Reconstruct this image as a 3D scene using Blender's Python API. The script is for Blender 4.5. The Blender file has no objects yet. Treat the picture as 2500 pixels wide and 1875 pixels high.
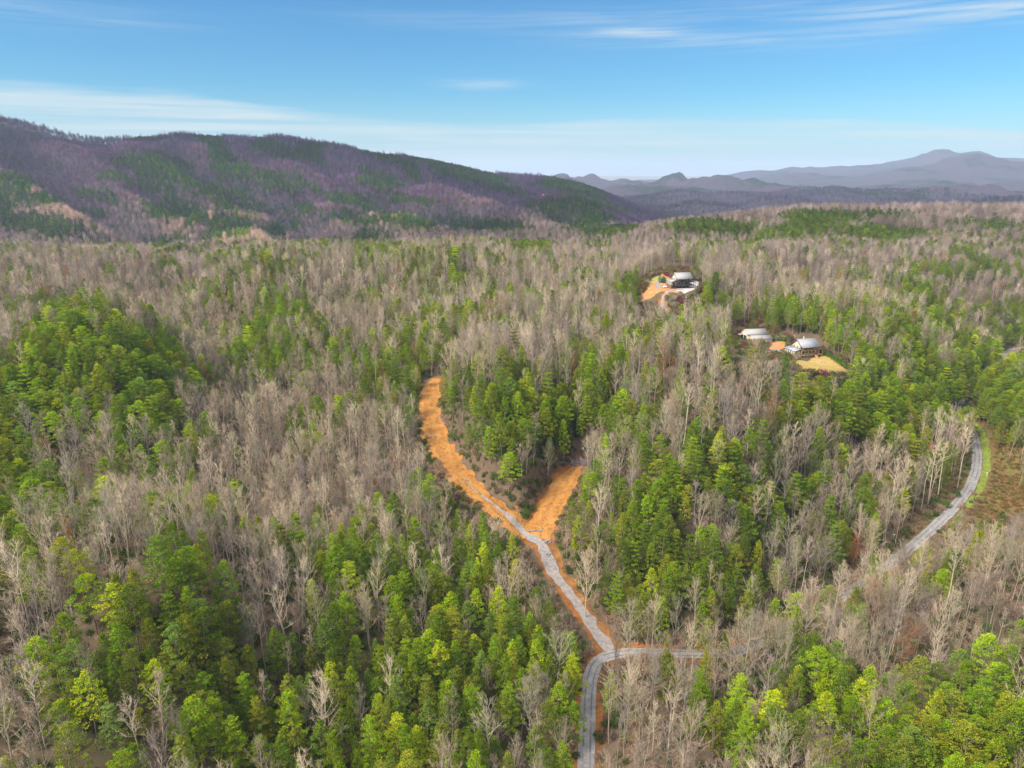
import bpy, math, random
import numpy as np
from mathutils import Vector, Matrix
R = math.radians
PI = math.pi
sc = bpy.context.scene
rng = np.random.default_rng(11)
random.seed(5)

# ------------------------------------------------------------------ camera
CAMZ = 155.0
PITCH = R(16.6)
F = 1733.0                       # focal length in photo pixels (photo is 2500 wide)
SP, CP = math.sin(PITCH), math.cos(PITCH)
cam_d = bpy.data.cameras.new("camera")
cam_d.sensor_width = 36.0
cam_d.lens = 36.0 * F / 2500.0
cam_d.clip_start = 1.0
cam_d.clip_end = 200000.0
cam = bpy.data.objects.new("camera", cam_d)
sc.collection.objects.link(cam)
cam.location = (0, 0, CAMZ)
cam.rotation_euler = (PI / 2 - PITCH, 0, 0)
sc.camera = cam

# ------------------------------------------------------------------ light, sky, exposure
SUN_EL, SUN_AZ = R(44), R(-118)   # azimuth clockwise from +Y: sun behind and to the left of the camera
sun_d = bpy.data.lights.new("sun", 'SUN')
sun_d.energy = 3.5
sun_d.angle = R(18)
sun_d.color = (1.0, 0.90, 0.78)
sun = bpy.data.objects.new("sun", sun_d)
sc.collection.objects.link(sun)
sdir = Vector((math.sin(SUN_AZ) * math.cos(SUN_EL), math.cos(SUN_AZ) * math.cos(SUN_EL), math.sin(SUN_EL)))
sun.rotation_euler = (-sdir).to_track_quat('-Z', 'Y').to_euler()
sun.location = sdir * 900 + Vector((0, 0, 300))
sc.view_settings.view_transform = 'Standard'
sc.view_settings.look = 'None'
sc.view_settings.exposure = 0.9
sc.view_settings.gamma = 1.0
sc.view_settings.use_curve_mapping = False
sc.cycles.use_denoising = True
sc.cycles.max_bounces = 4
sc.cycles.diffuse_bounces = 2
sc.cycles.glossy_bounces = 1
sc.cycles.transmission_bounces = 2
sc.cycles.transparent_max_bounces = 4
sc.cycles.volume_bounces = 1

world = bpy.data.worlds.new("World")
sc.world = world
world.use_nodes = True


class NT:
    """small helper around a node tree"""
    def __init__(self, tree):
        self.t = tree
        self.n = tree.nodes
        self.l = tree.links

    def node(self, typ, **kw):
        nd = self.n.new(typ)
        for k, v in kw.items():
            setattr(nd, k, v)
        return nd

    def put(self, sock, v):
        if isinstance(v, bpy.types.NodeSocket):
            self.l.new(v, sock)
        elif v is not None:
            sock.default_value = v

    def math(self, op, a, b=None, c=None, clamp=False):
        nd = self.node('ShaderNodeMath', operation=op)
        nd.use_clamp = clamp
        self.put(nd.inputs[0], a)
        if b is not None: self.put(nd.inputs[1], b)
        if c is not None: self.put(nd.inputs[2], c)
        return nd.outputs[0]

    def mix(self, fac, a, b, blend='MIX'):
        nd = self.node('ShaderNodeMix', data_type='RGBA', blend_type=blend)
        self.put(nd.inputs[0], fac); self.put(nd.inputs[6], a); self.put(nd.inputs[7], b)
        return nd.outputs[2]

    def step(self, x, lo, hi):
        nd = self.node('ShaderNodeMapRange', interpolation_type='SMOOTHSTEP')
        self.put(nd.inputs[0], x); self.put(nd.inputs[1], lo); self.put(nd.inputs[2], hi)
        return nd.outputs[0]

    def noise(self, vec, scale, detail=3.0, rough=0.55, dist=0.0):
        nd = self.node('ShaderNodeTexNoise')
        self.put(nd.inputs['Vector'], vec)
        nd.inputs['Scale'].default_value = scale
        nd.inputs['Detail'].default_value = detail
        nd.inputs['Roughness'].default_value = rough
        nd.inputs['Distortion'].default_value = dist
        return nd.outputs[0]


def azel(u, v):
    """azimuth and elevation (radians) of a photo pixel"""
    cx, cy = (u - 1250) / F, (v - 937.5) / F
    x, y, z = cx, CP - cy * SP, -(SP + cy * CP)
    return math.atan2(x, y), math.atan2(z, math.hypot(x, y))


def build_world():
    w = NT(world.node_tree)
    w.n.clear()
    out = w.node('ShaderNodeOutputWorld')
    bg = w.node('ShaderNodeBackground')
    w.l.new(bg.outputs[0], out.inputs[0])
    sky = w.node('ShaderNodeTexSky', sky_type='NISHITA')
    sky.sun_disc = False
    sky.sun_elevation = SUN_EL
    sky.sun_rotation = SUN_AZ
    sky.air_density = 1.0
    sky.dust_density = 0.3
    sky.ozone_density = 2.2
    hs = w.node('ShaderNodeHueSaturation')
    hs.inputs['Saturation'].default_value = 1.15
    hs.inputs['Value'].default_value = 1.0
    w.l.new(sky.outputs[0], hs.inputs['Color'])
    tc = w.node('ShaderNodeTexCoord')
    sp = w.node('ShaderNodeSeparateXYZ')
    w.l.new(tc.outputs['Generated'], sp.inputs[0])
    az = w.math('ARCTAN2', sp.outputs[0], sp.outputs[1])
    el = w.math('ARCSINE', sp.outputs[2])
    cv = w.node('ShaderNodeCombineXYZ')
    w.l.new(w.math('MULTIPLY', az, 1.6), cv.inputs[0])
    w.l.new(w.math('MULTIPLY', el, 26.0), cv.inputs[1])
    n1 = w.noise(cv.outputs[0], 1.0, 5.0, 0.55, 0.3)
    cv2 = w.node('ShaderNodeCombineXYZ')
    w.l.new(w.math('MULTIPLY', az, 5.0), cv2.inputs[0])
    w.l.new(w.math('MULTIPLY', el, 120.0), cv2.inputs[1])
    n2 = w.noise(cv2.outputs[0], 1.0, 6.0, 0.6, 0.2)
    # the low bank of thin cloud: its top edge falls from left to right
    edge = w.node('ShaderNodeFloatCurve')
    pts = [(-60, 205), (0, 205), (250, 222), (420, 225), (700, 268), (1000, 300), (1250, 308), (1600, 288), (2000, 282), (2500, 300)]
    cm = edge.mapping
    c = cm.curves[0]
    norm = [((azel(u, v)[0] + 0.8) / 1.6, azel(u, v)[1] / 0.3) for u, v in pts]
    c.points[0].location = norm[0]
    c.points[1].location = norm[-1]
    for p in norm[1:-1]:
        c.points.new(*p)
    cm.update()
    w.l.new(w.math('MULTIPLY_ADD', az, 1 / 1.6, 0.5), edge.inputs['Value'])
    etop = w.math('MULTIPLY', edge.outputs[0], 0.3)
    d = w.math('SUBTRACT', etop, el)
    d = w.math('ADD', d, w.math('MULTIPLY', w.math('SUBTRACT', n1, 0.5), 0.05))
    bank = w.step(d, -0.006, 0.010)
    bank = w.math('MULTIPLY', bank, w.math('MULTIPLY_ADD', n2, 1.3, 0.22), clamp=True)
    cv3 = w.node('ShaderNodeCombineXYZ')
    w.l.new(w.math('MULTIPLY', az, 2.0), cv3.inputs[0])
    w.l.new(w.math('MULTIPLY', el, 75.0), cv3.inputs[1])
    n3 = w.noise(cv3.outputs[0], 1.0, 5.0, 0.5, 0.4)
    bank = w.math('MULTIPLY', bank, w.math('MULTIPLY_ADD', w.step(n3, 0.36, 0.62), 0.55, 0.50))
    cl = bank

    def wisp(u, v, ru, rv, a, tilt=0.0):
        nonlocal cl
        a0, e0 = azel(u, v)
        x = w.math('MULTIPLY', w.math('SUBTRACT', az, a0), F / ru)
        yy = w.math('SUBTRACT', el, e0)
        yy = w.math('ADD', yy, w.math('MULTIPLY', w.math('SUBTRACT', az, a0), tilt))
        y = w.math('MULTIPLY', yy, F / rv)
        r = w.math('ADD', w.math('MULTIPLY', x, x), w.math('MULTIPLY', y, y))
        m = w.math('POWER', 2.718, w.math('MULTIPLY', r, -1.0))
        m = w.math('MULTIPLY', m, w.step(n2, 0.30, 0.72))
        m = w.math('MULTIPLY', m, a * 1.5)
        cl = w.math('MAXIMUM', cl, w.math('MINIMUM', m, 1.0))
    wisp(1570, 78, 110, 13, 0.75, 0.02)
    wisp(1830, 100, 70, 9, 0.6, 0.0)
    wisp(1700, 95, 330, 22, 0.35, 0.05)
    wisp(2080, 78, 200, 14, 0.35, 0.0)
    wisp(1180, 205, 80, 10, 0.6, 0.0)
    wisp(2400, 20, 420, 26, 0.55, 0.06)
    wisp(1450, 45, 500, 20, 0.22, 0.0)
    wisp(60, 25, 260, 22, 0.25, 0.0)
    # thin high haze everywhere low down
    lowhaze = w.math('MULTIPLY', w.step(el, 0.11, 0.0), 0.42)
    lowhaze = w.math('MAXIMUM', lowhaze, w.math('MULTIPLY', w.step(el, 0.03, -0.004), 0.95))
    cl = w.math('MAXIMUM', cl, lowhaze)
    base = w.mix(1.0, hs.outputs[0], (0.42, 0.88, 1.12, 1), 'MULTIPLY')
    col = w.mix(w.math('MULTIPLY', cl, 0.85), base, (6.0, 6.9, 7.1, 1))
    # thin bright overcast higher up, above what the photo shows: it softens the light
    col = w.mix(w.math('MULTIPLY', w.step(el, 0.30, 0.75), 0.9), col, (11.5, 11.8, 11.8, 1))
    w.l.new(col, bg.inputs[0])
    bg.inputs[1].default_value = 0.065


build_world()


# ------------------------------------------------------------------ projection helpers
def proj(P):
    """world points (n,3) -> photo pixels u, v and depth"""
    P = np.atleast_2d(np.asarray(P, float))
    x, y, z = P[:, 0], P[:, 1], P[:, 2] - CAMZ
    d = y * CP - z * SP
    cy = -(y * SP + z * CP)
    dd = np.where(d > 1, d, 1)
    return 1250 + F * x / dd, 937.5 + F * cy / dd, d


def wp(u, v, d):
    cx, cy = (u - 1250) / F * d, (v - 937.5) / F * d
    return (cx, d * CP - cy * SP, CAMZ - (d * SP + cy * CP))


def wz(u, v, Z):
    return wp(u, v, (CAMZ - Z) / (SP + (v - 937.5) / F * CP))


# ------------------------------------------------------------------ noise
_perm = np.random.default_rng(3).random((257, 257))


def vnoise(x, y):
    xi, yi = np.floor(x).astype(int), np.floor(y).astype(int)
    fx, fy = x - xi, y - yi
    fx, fy = fx * fx * (3 - 2 * fx), fy * fy * (3 - 2 * fy)
    a, b = _perm[xi % 257, yi % 257], _perm[(xi + 1) % 257, yi % 257]
    c, d = _perm[xi % 257, (yi + 1) % 257], _perm[(xi + 1) % 257, (yi + 1) % 257]
    return (a + (b - a) * fx) * (1 - fy) + (c + (d - c) * fx) * fy - 0.5


def fbm(x, y, s, o=3):
    r, a = 0, 1.0
    for i in range(o):
        r = r + a * vnoise(x / s + 17.3 * i, y / s - 9.1 * i)
        s, a = s * 0.5, a * 0.5
    return r


# ------------------------------------------------------------------ terrain
NEAR = [  # photo pixel and ground height
    (1425, 1875, 1), (1430, 1720, 0), (1440, 1650, 0), (1500, 1593, 0), (1620, 1594, 0), (1780, 1597, 0),
    (1950, 1520, 0), (2160, 1388, 0), (2260, 1305, 0), (2370, 1190, 0), (2385, 1090, 0), (2350, 985, 0), (2480, 850, 0),
    (1465, 1563, 1), (1409, 1483, 4), (1350, 1400, 8), (1309, 1318, 12), (1250, 1260, 16), (1180, 1205, 20),
    (1110, 1125, 26), (1060, 1050, 31), (1040, 980, 36), (1060, 935, 40), (1345, 1250, 15), (1370, 1190, 20), (1410, 1145, 24),
    (1290, 1240, 17), (1230, 1120, 34), (1200, 1020, 44), (1180, 930, 52), (1330, 1020, 40), (1400, 930, 50),
    (1600, 1400, 14), (1550, 1250, 24), (1450, 1350, 12), (1700, 1300, 26), (1800, 1430, 10), (1500, 1100, 36), (1750, 1100, 44),
    (1900, 1220, 22), (2050, 1300, 6), (1650, 950, 52), (1450, 800, 56), (1300, 700, 62), (1000, 680, 66), (1150, 760, 58),
    (1400, 630, 63), (1150, 622, 66), (850, 615, 66), (2100, 1080, 20), (2200, 1180, 4), (2200, 920, 24), (2300, 940, 8),
    (2050, 980, 36), (1850, 1050, 42), (2100, 800, 40), (2200, 780, 40), (2350, 780, 22), (2400, 660, 55), (2200, 630, 64),
    (1900, 630, 66), (2000, 720, 50), (2450, 900, 6), (1660, 700, 71), (1600, 800, 52), (1750, 760, 54),
    (1960, 868, 46), (1835, 830, 47), (2050, 900, 44), (1700, 640, 66), (1550, 650, 64),
    (1250, 1600, 2), (1300, 1850, 2), (1100, 1500, 6), (1150, 1350, 9), (1000, 1700, 3), (1000, 1250, 14), (900, 1150, 20),
    (800, 1000, 32), (850, 830, 44), (950, 900, 40), (700, 1350, 14), (850, 1550, 12), (600, 1750, 12), (200, 1750, 24),
    (400, 1500, 36), (100, 1480, 32), (550, 1180, 20), (300, 1330, 34), (700, 900, 38), (600, 960, 26), (480, 820, 30), (560, 880, 28),
    (100, 1100, 34), (300, 960, 48), (180, 900, 50), (330, 850, 52), (450, 950, 38), (0, 900, 46), (50, 800, 46), (200, 780, 42),
    (650, 760, 54), (620, 690, 62), (800, 700, 60), (100, 700, 58), (300, 650, 66), (450, 690, 52), (600, 632, 64), (0, 632, 62), (300, 628, 65),
    (-400, 900, 50), (-500, 1400, 40), (-500, 1900, 30), (-300, 650, 70),
    (1650, 1750, 2), (1900, 1650, 8), (2100, 1750, 10), (2000, 1850, 6), (2400, 1750, 14), (2450, 1550, 24), (2200, 1500, 12), (2300, 1430, 16),
    (2470, 1400, 22), (2500, 1150, 4), (2460, 1050, 6), (2560, 1000, 30), (2480, 960, 14), (2800, 900, 50), (3000, 1500, 30), (2700, 1250, 12), (2430, 1200, 1),
]
MID = [  # photo pixel and depth
    (300, 628, 1000), (900, 626, 980), (1400, 626, 960), (1800, 610, 900), (2200, 605, 900), (2500, 600, 880), (-300, 628, 1000),
    (200, 592, 1180), (700, 590, 1180), (1150, 592, 1180), (1400, 560, 1230),
    (100, 540, 1280), (500, 530, 1300), (900, 530, 1320), (1250, 520, 1400), (1410, 512, 1380), (1330, 530, 1330), (1500, 560, 1330),
    (-200, 500, 1350), (200, 500, 1380), (500, 480, 1450), (800, 475, 1480), (1100, 475, 1550), (1330, 480, 1750),
    (-200, 430, 1550), (200, 430, 1560), (500, 410, 1620), (800, 420, 1680), (1000, 440, 1750), (1250, 465, 1900), (1480, 510, 1800),
    (-200, 350, 1780), (100, 360, 1740), (400, 370, 1720), (650, 380, 1780),
    (-500, 290, 1900), (-250, 300, 1900), (0, 304, 1900), (140, 336, 1880), (240, 340, 1880), (330, 332, 1880), (450, 328, 1900), (560, 346, 1950), (680, 344, 1980), (800, 360, 2000),
    (880, 380, 2050), (1000, 395, 2080), (1130, 418, 2120), (1230, 436, 2150), (1340, 446, 2180), (1400, 460, 2200), (1480, 486, 2200), (1560, 520, 2150), (1610, 542, 2050),
    (1660, 568, 940), (1800, 556, 980), (1900, 540, 1010), (2050, 536, 1030), (2200, 528, 1060), (2350, 522, 1100), (2500, 516, 1120), (2800, 510, 1150),
]
CTRL = [wz(*p) for p in NEAR] + [wp(*p) for p in MID]
for (x, y, z) in [(0, 10, 8), (60, 90, 3), (-60, 90, 6), (-150, 60, 28), (170, 70, 14), (0, -200, 10), (-400, -300, 30), (400, -300, 30), (300, 0, 25), (-350, 50, 35),
                  # behind the ridge at right and the mountain
                  (100, 1350, 35), (350, 1400, 25), (600, 1450, 25), (900, 1500, 30), (400, 1800, -12), (800, 2000, -12), (1300, 2000, 0), (600, 2500, -25), (1200, 2700, -20), (2200, 2500, 10),
                  (-1300, 2500, 120), (-600, 2700, 90), (0, 2900, 50), (-2500, 2300, 150), (-2200, 1200, 160), (2200, 1200, 80), (2500, 300, 60), (-2500, 0, 80),
                  (0, 4500, -25), (1500, 4200, -25), (3000, 4000, -15), (-2500, 4500, 40), (0, 7000, -15), (3000, 6500, -15), (5500, 5500, 0), (-4000, 7000, 30),
                  (0, 11000, -5), (5000, 10000, -5), (10000, 8000, 0), (-7000, 10000, 0), (0, 18000, 10), (11000, 14000, 10), (-11000, 14000, 10), (18000, 5000, 10), (-18000, 5000, 10),
                  (0, 27000, 20), (19000, 19000, 20), (-19000, 19000, 20), (27000, 0, 20), (-27000, 0, 20), (0, -3000, 30), (0, -12000, 20), (0, -27000, 20), (19000, -19000, 20), (-19000, -19000, 20)]:
    CTRL.append((x, y, z))
CTRL = np.array(CTRL)


def warp(x, y):
    """log-polar style warp that keeps the detail where the camera is"""
    r = np.hypot(x, y) + 1e-6
    k = np.log1p(r / 120.0)
    return np.stack([x / r * k, y / r * k], -1)


_C = warp(CTRL[:, 0], CTRL[:, 1])


def _phi(d2):
    return 0.5 * d2 * np.log(d2 + 1e-12)


def _fit():
    n = len(_C)
    d2 = ((_C[:, None, :] - _C[None, :, :]) ** 2).sum(-1)
    A = np.zeros((n + 3, n + 3))
    A[:n, :n] = _phi(d2) + np.eye(n) * 6e-4
    A[:n, n] = 1; A[:n, n + 1:] = _C
    A[n, :n] = 1; A[n + 1:, :n] = _C.T
    b = np.zeros(n + 3); b[:n] = CTRL[:, 2]
    return np.linalg.solve(A, b)


_W = _fit()


def tps(x, y):
    q = warp(x.ravel(), y.ravel())
    out = np.empty(len(q))
    for i in range(0, len(q), 20000):
        s = q[i:i + 20000]
        d2 = ((s[:, None, :] - _C[None, :, :]) ** 2).sum(-1)
        out[i:i + 20000] = _phi(d2) @ _W[:-3] + _W[-3] + s @ _W[-2:]
    return out.reshape(x.shape)


def mdist(v):
    return np.interp(v, [300, 350, 400, 450, 500, 560, 600], [1900, 1780, 1650, 1510, 1350, 1200, 1000])


SPURS = []
for (u1, v1, u2, v2, hh, ww) in [
        (300, 345, 620, 520, 24, 75), (470, 340, 660, 450, 18, 60), (230, 430, 490, 550, 20, 60), (560, 400, 800, 480, 20, 60), (-50, 420, 180, 560, 22, 80),
        (660, 360, 900, 470, 20, 65), (850, 385, 1050, 470, 20, 60), (1000, 400, 1180, 480, 16, 60), (120, 345, 300, 440, 18, 70), (780, 480, 1000, 550, 14, 70), (480, 530, 620, 590, 14, 50)]:
    a = wp(u1, v1, float(mdist(v1))); b = wp(u2, v2, float(mdist(v2)))
    SPURS.append((a[0], a[1], b[0], b[1], hh, ww))
RIDGES = [  # far ridges: (u, v) crest pixels, depth, half width
    ([(1290, 440), (1330, 437), (1365, 432), (1400, 436), (1438, 430), (1480, 438), (1560, 446)], 6200, 260),
    ([(1440, 458), (1500, 448), (1540, 449), (1585, 443), (1620, 440), (1645, 432), (1672, 440), (1720, 448), (1800, 453)], 5200, 230),
    ([(1660, 454), (1700, 446), (1735, 438), (1780, 435), (1806, 442), (1834, 440), (1862, 450), (1930, 456), (1990, 460)], 4700, 200),
    ([(1880, 447), (1915, 438), (1945, 425), (1975, 437), (2010, 446)], 7200, 260),
    ([(1880, 428), (1910, 423), (1940, 415), (1984, 412), (2024, 405), (2069, 402), (2109, 401), (2165, 396), (2233, 383), (2295, 373), (2352, 362), (2408, 366), (2448, 375), (2500, 378), (2650, 380), (2900, 395)], 9500, 1100),
    ([(1990, 436), (2050, 428), (2110, 422), (2170, 418), (2230, 415)], 8400, 500),
    ([(2040, 452), (2100, 448), (2154, 440), (2210, 424), (2256, 413), (2312, 393), (2357, 383), (2397, 390), (2436, 385), (2500, 391), (2650, 398), (2900, 410)], 6600, 700),
    ([(1400, 474), (1450, 466), (1520, 463), (1600, 459), (1660, 462), (1700, 470)], 4000, 220),
    ([(1750, 470), (1820, 460), (1880, 456), (1960, 462), (2040, 470)], 3900, 220),
    ([(1960, 462), (2050, 454), (2130, 456), (2200, 450), (2350, 446), (2600, 450)], 4600, 300),
    ([(1500, 492), (1580, 484), (1650, 478), (1720, 484), (1800, 492)], 3200, 200),
    ([(1850, 486), (1950, 480), (2050, 474), (2150, 478), (2300, 470), (2450, 462), (2650, 466)], 3300, 240),
    ([(1620, 512), (1700, 504), (1800, 500), (1900, 496), (2000, 504)], 2600, 170),
    ([(2100, 500), (2200, 494), (2350, 488), (2500, 480), (2700, 480)], 2400, 180),
]
RID = [(np.array([wp(u, v, d) for u, v in pl]), w) for pl, d, w in RIDGES]


KNOLLS = []
for (u_, v_, Z_, dh_, kr_) in [(230, 900, 50, 17, 62), (60, 1020, 42, 8, 45), (620, 715, 58, 17, 60), (545, 850, 30, -12, 42), (640, 985, 26, -9, 45), (440, 720, 52, -9, 45), (1165, 965, 50, 9, 40), (350, 1500, 36, 8, 40),
                               (1650, 900, 52, 9, 55), (2150, 870, 32, 15, 58), (2070, 1010, 32, 7, 38), (1850, 1010, 44, 9, 45), (900, 1010, 30, -8, 45), (2350, 700, 45, 12, 75), (1100, 690, 64, 10, 70), (1430, 880, 52, -9, 42),
                               (250, 1190, 35, -7, 40), (1500, 1250, 24, 5, 35), (880, 1560, 10, 5, 35), (2000, 720, 50, -8, 60), (1880, 650, 66, 8, 60)]:
    p_ = wz(u_, v_, Z_)
    KNOLLS.append((p_[0], p_[1], dh_ * 1.15, kr_))


def seg_dist(x, y, ax, ay, bx, by):
    dx, dy = bx - ax, by - ay
    t = np.clip(((x - ax) * dx + (y - ay) * dy) / (dx * dx + dy * dy), 0, 1)
    return np.hypot(x - ax - t * dx, y - ay - t * dy), t


def h_raw(x, y):
    x = np.asarray(x, float); y = np.asarray(y, float)
    z = tps(x, y)
    r = np.hypot(x, y)
    for (ax, ay, bx, by, hh, ww) in SPURS:
        d, t = seg_dist(x, y, ax, ay, bx, by)
        z = z + 2.6 * hh * np.exp(-(d / (ww * 0.75)) ** 2) * np.minimum(1, 0.35 + t * 2.0) - hh * 1.3 * np.exp(-(d / (ww * 2.0)) ** 2)
    for P, w in RID:
        best = np.full(x.shape, -1e9)
        for i in range(len(P) - 1):
            d, t = seg_dist(x, y, P[i, 0], P[i, 1], P[i + 1, 0], P[i + 1, 1])
            ch = P[i, 2] + t * (P[i + 1, 2] - P[i, 2])
            q = d / w
            best = np.maximum(best, (ch - z) / (1 + q * q * (1 + 0.35 * q)))
        rough = 1 + 0.5 * fbm(x, y, w * 0.55, 4)
        far = np.clip((r - 1900) / 500, 0, 1)
        z = z + np.maximum(best, 0) * np.where(best > 0.9 * np.max(P[:, 2]), 1, 1) * far * np.clip(rough, 0.6, 1.4)
    for (kx, ky, kh, kr) in KNOLLS:
        z = z + kh * np.exp(-((x - kx) ** 2 + (y - ky) ** 2) / (kr * kr))
    z = z + 3.0 * fbm(x, y, 55, 3) * np.clip((r - 120) / 200, 0, 1)
    z = z + 8.0 * fbm(x + 40, y, 135, 2) * np.clip((r - 400) / 200, 0, 1) * np.clip((1150 - r) / 200, 0, 1)
    z = z + 15.0 * fbm(x, y, 240, 3) * np.clip((r - 1050) / 300, 0, 1)
    z = z + 34.0 * fbm(x + 900, y, 900, 5) * np.clip((r - 2200) / 900, 0, 1) * np.clip((16000 - r) / 6000, 0.1, 1)
    return z


# roads as photo pixels with ground heights, made world polylines on the real ground
def line3(pts):
    P = np.array([wz(*p) for p in pts])
    return P


def resample(P, step):
    seg = np.hypot(*(P[1:, :2] - P[:-1, :2]).T)
    s = np.concatenate([[0], np.cumsum(seg)])
    n = max(2, int(s[-1] / step) + 1)
    t = np.linspace(0, s[-1], n)
    return np.stack([np.interp(t, s, P[:, k]) for k in range(P.shape[1])], 1)


def smooth(P, it=6):
    P = P.copy()
    for _ in range(it):
        P[1:-1] = (P[:-2] + 2 * P[1:-1] + P[2:]) / 4
    return P


ROAD = smooth(resample(line3([(1400, 2600, 2), (1418, 2150, 1), (1427, 1950, 1), (1431, 1875, 1), (1434, 1760, 0), (1437, 1690, 0), (1441, 1655, 0), (1451, 1622, 0), (1475, 1603, 0), (1520, 1594, 0), (1600, 1594, 0), (1700, 1598, 0),
                              (1790, 1595, 0), (1880, 1560, 0), (2000, 1490, 0), (2100, 1430, 0), (2165, 1385, 0), (2215, 1345, 0), (2262, 1305, 0), (2320, 1250, 0), (2366, 1195, 0), (2383, 1150, 0), (2386, 1110, 0),
                              (2378, 1065, 0), (2360, 1030, 0), (2342, 1005, 0), (2335, 990, 0), (2350, 979, 0), (2385, 966, 0), (2420, 940, 0), (2445, 900, 0), (2450, 868, 0), (2470, 852, 0), (2520, 847, 0), (2650, 840, 0)]), 2.0), 4)
DRIVE = smooth(resample(line3([(1490, 1590, 0), (1474, 1575, .6), (1444, 1525, 2.5), (1409, 1480, 4), (1371, 1424, 7), (1350, 1398, 8), (1333, 1359, 10), (1327, 1340, 11), (1309, 1318, 12), (1273, 1290, 14), (1240, 1258, 17),
                               (1200, 1228, 19), (1150, 1190, 21.5), (1110, 1140, 25), (1075, 1085, 29), (1052, 1030, 33), (1046, 985, 36), (1055, 950, 39), (1072, 925, 41)]), 2.0), 5)
BRANCH = smooth(resample(line3([(1312, 1315, 12), (1322, 1280, 13.5), (1340, 1245, 15.5), (1362, 1205, 18.5), (1380, 1175, 21), (1402, 1150, 23.5), (1418, 1135, 25)]), 2.0), 3)
HDRIVE = smooth(resample(line3([(1668, 716, 69), (1650, 722, 66), (1628, 738, 63), (1612, 752, 60), (1632, 766, 58), (1668, 778, 56), (1700, 790, 54), (1735, 803, 51), (1790, 835, 48), (1810, 835, 47)]), 2.0), 3)
FLAT = [(ROAD, 3.2, 7.0), (DRIVE, 5.0, 12.0), (BRANCH, 5.5, 12.0), (HDRIVE, 3.0, 7.0)]
HOUSE_A = np.array(wz(1662, 702, 71.0))     # house on the knoll
HOUSE_B = np.array(wz(1962, 868, 46.0))     # lower house
BARN = np.array(wz(1840, 828, 47.0))
PADS = [(HOUSE_A, 21, 40), (HOUSE_B, 19, 38), (BARN, 15, 28)]


def poly_d(x, y, P):
    """distance to a polyline and height of the nearest point"""
    shp = x.shape
    q = np.stack([x.ravel(), y.ravel()], 1)
    bd = np.full(len(q), 1e9); bz = np.zeros(len(q))
    A, B = P[:-1], P[1:]
    for i in range(0, len(q), 4000):
        s = q[i:i + 4000]
        dx, dy = B[:, 0] - A[:, 0], B[:, 1] - A[:, 1]
        t = ((s[:, None, 0] - A[None, :, 0]) * dx + (s[:, None, 1] - A[None, :, 1]) * dy) / (dx * dx + dy * dy + 1e-9)
        t = np.clip(t, 0, 1)
        d = np.hypot(s[:, None, 0] - A[None, :, 0] - t * dx, s[:, None, 1] - A[None, :, 1] - t * dy)
        j = d.argmin(1); k = np.arange(len(s))
        bd[i:i + 4000] = d[k, j]
        bz[i:i + 4000] = A[j, 2] + t[k, j] * (B[j, 2] - A[j, 2])
    return bd.reshape(shp), bz.reshape(shp)


def sstep(a, b, x):
    t = np.clip((x - a) / (b - a), 0, 1)
    return t * t * (3 - 2 * t)


def h_fun(x, y):
    x = np.asarray(x, float); y = np.asarray(y, float)
    z = h_raw(x, y)
    for P, w0, w1 in FLAT:
        lo, hi = P[:, :2].min(0) - w1, P[:, :2].max(0) + w1
        m = (x > lo[0]) & (x < hi[0]) & (y > lo[1]) & (y < hi[1])
        if m.any():
            d, pz = poly_d(x[m], y[m], P)
            k = 1 - sstep(w0, w1, d)
            z[m] = z[m] * (1 - k) + pz * k
    for c, r0, r1 in PADS:
        d = np.hypot(x - c[0], y - c[1])
        k = 1 - sstep(r0, r1, d)
        z = z * (1 - k) + c[2] * k
    return z


# one ground sheet to the horizon, fine near the camera's view
rr = np.concatenate([np.geomspace(4, 120, 40, endpoint=False), np.geomspace(120, 1300, 430, endpoint=False), np.geomspace(1300, 9500, 230, endpoint=False), np.geomspace(9500, 27000, 60)])
tt = np.concatenate([np.linspace(-180, -56, 26, endpoint=False), np.linspace(-56, 56, 441), np.linspace(56, 180, 27)[1:]])
tt = np.radians(tt)
GX, GY = rr[:, None] * np.sin(tt)[None, :], rr[:, None] * np.cos(tt)[None, :]
GZ = h_fun(GX, GY)
_lr = np.log(rr)


def ground(x, y):
    """height of the ground sheet itself (bilinear in its own grid)"""
    x = np.asarray(x, float); y = np.asarray(y, float)
    r = np.clip(np.hypot(x, y), rr[0], rr[-1]); t = np.arctan2(x, y)
    fi = np.interp(np.log(r), _lr, np.arange(len(rr)))
    fj = np.interp(t, tt, np.arange(len(tt)))
    i = np.clip(fi.astype(int), 0, len(rr) - 2); j = np.clip(fj.astype(int), 0, len(tt) - 2)
    a, b = fi - i, fj - j
    return (GZ[i, j] * (1 - a) * (1 - b) + GZ[i + 1, j] * a * (1 - b) + GZ[i, j + 1] * (1 - a) * b + GZ[i + 1, j + 1] * a * b)


def hit(u, v, dmax=6000):
    d = np.concatenate([np.arange(120, 1300, 0.7), np.arange(1300, dmax, 6)])
    cx, cy = (u - 1250) / F * d, (v - 937.5) / F * d
    X, Y, Z = cx, d * CP - cy * SP, CAMZ - (d * SP + cy * CP)
    below = Z < ground(X, Y)
    i = int(np.argmax(below)) if below.any() else len(d) - 1
    return (X[i], Y[i], float(ground(X[i], Y[i])))


# ------------------------------------------------------------------ materials
def new_mat(name):
    m = bpy.data.materials.new(name)
    m.use_nodes = True
    t = NT(m.node_tree)
    t.n.clear()
    out = t.node('ShaderNodeOutputMaterial')
    return m, t, out


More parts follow.
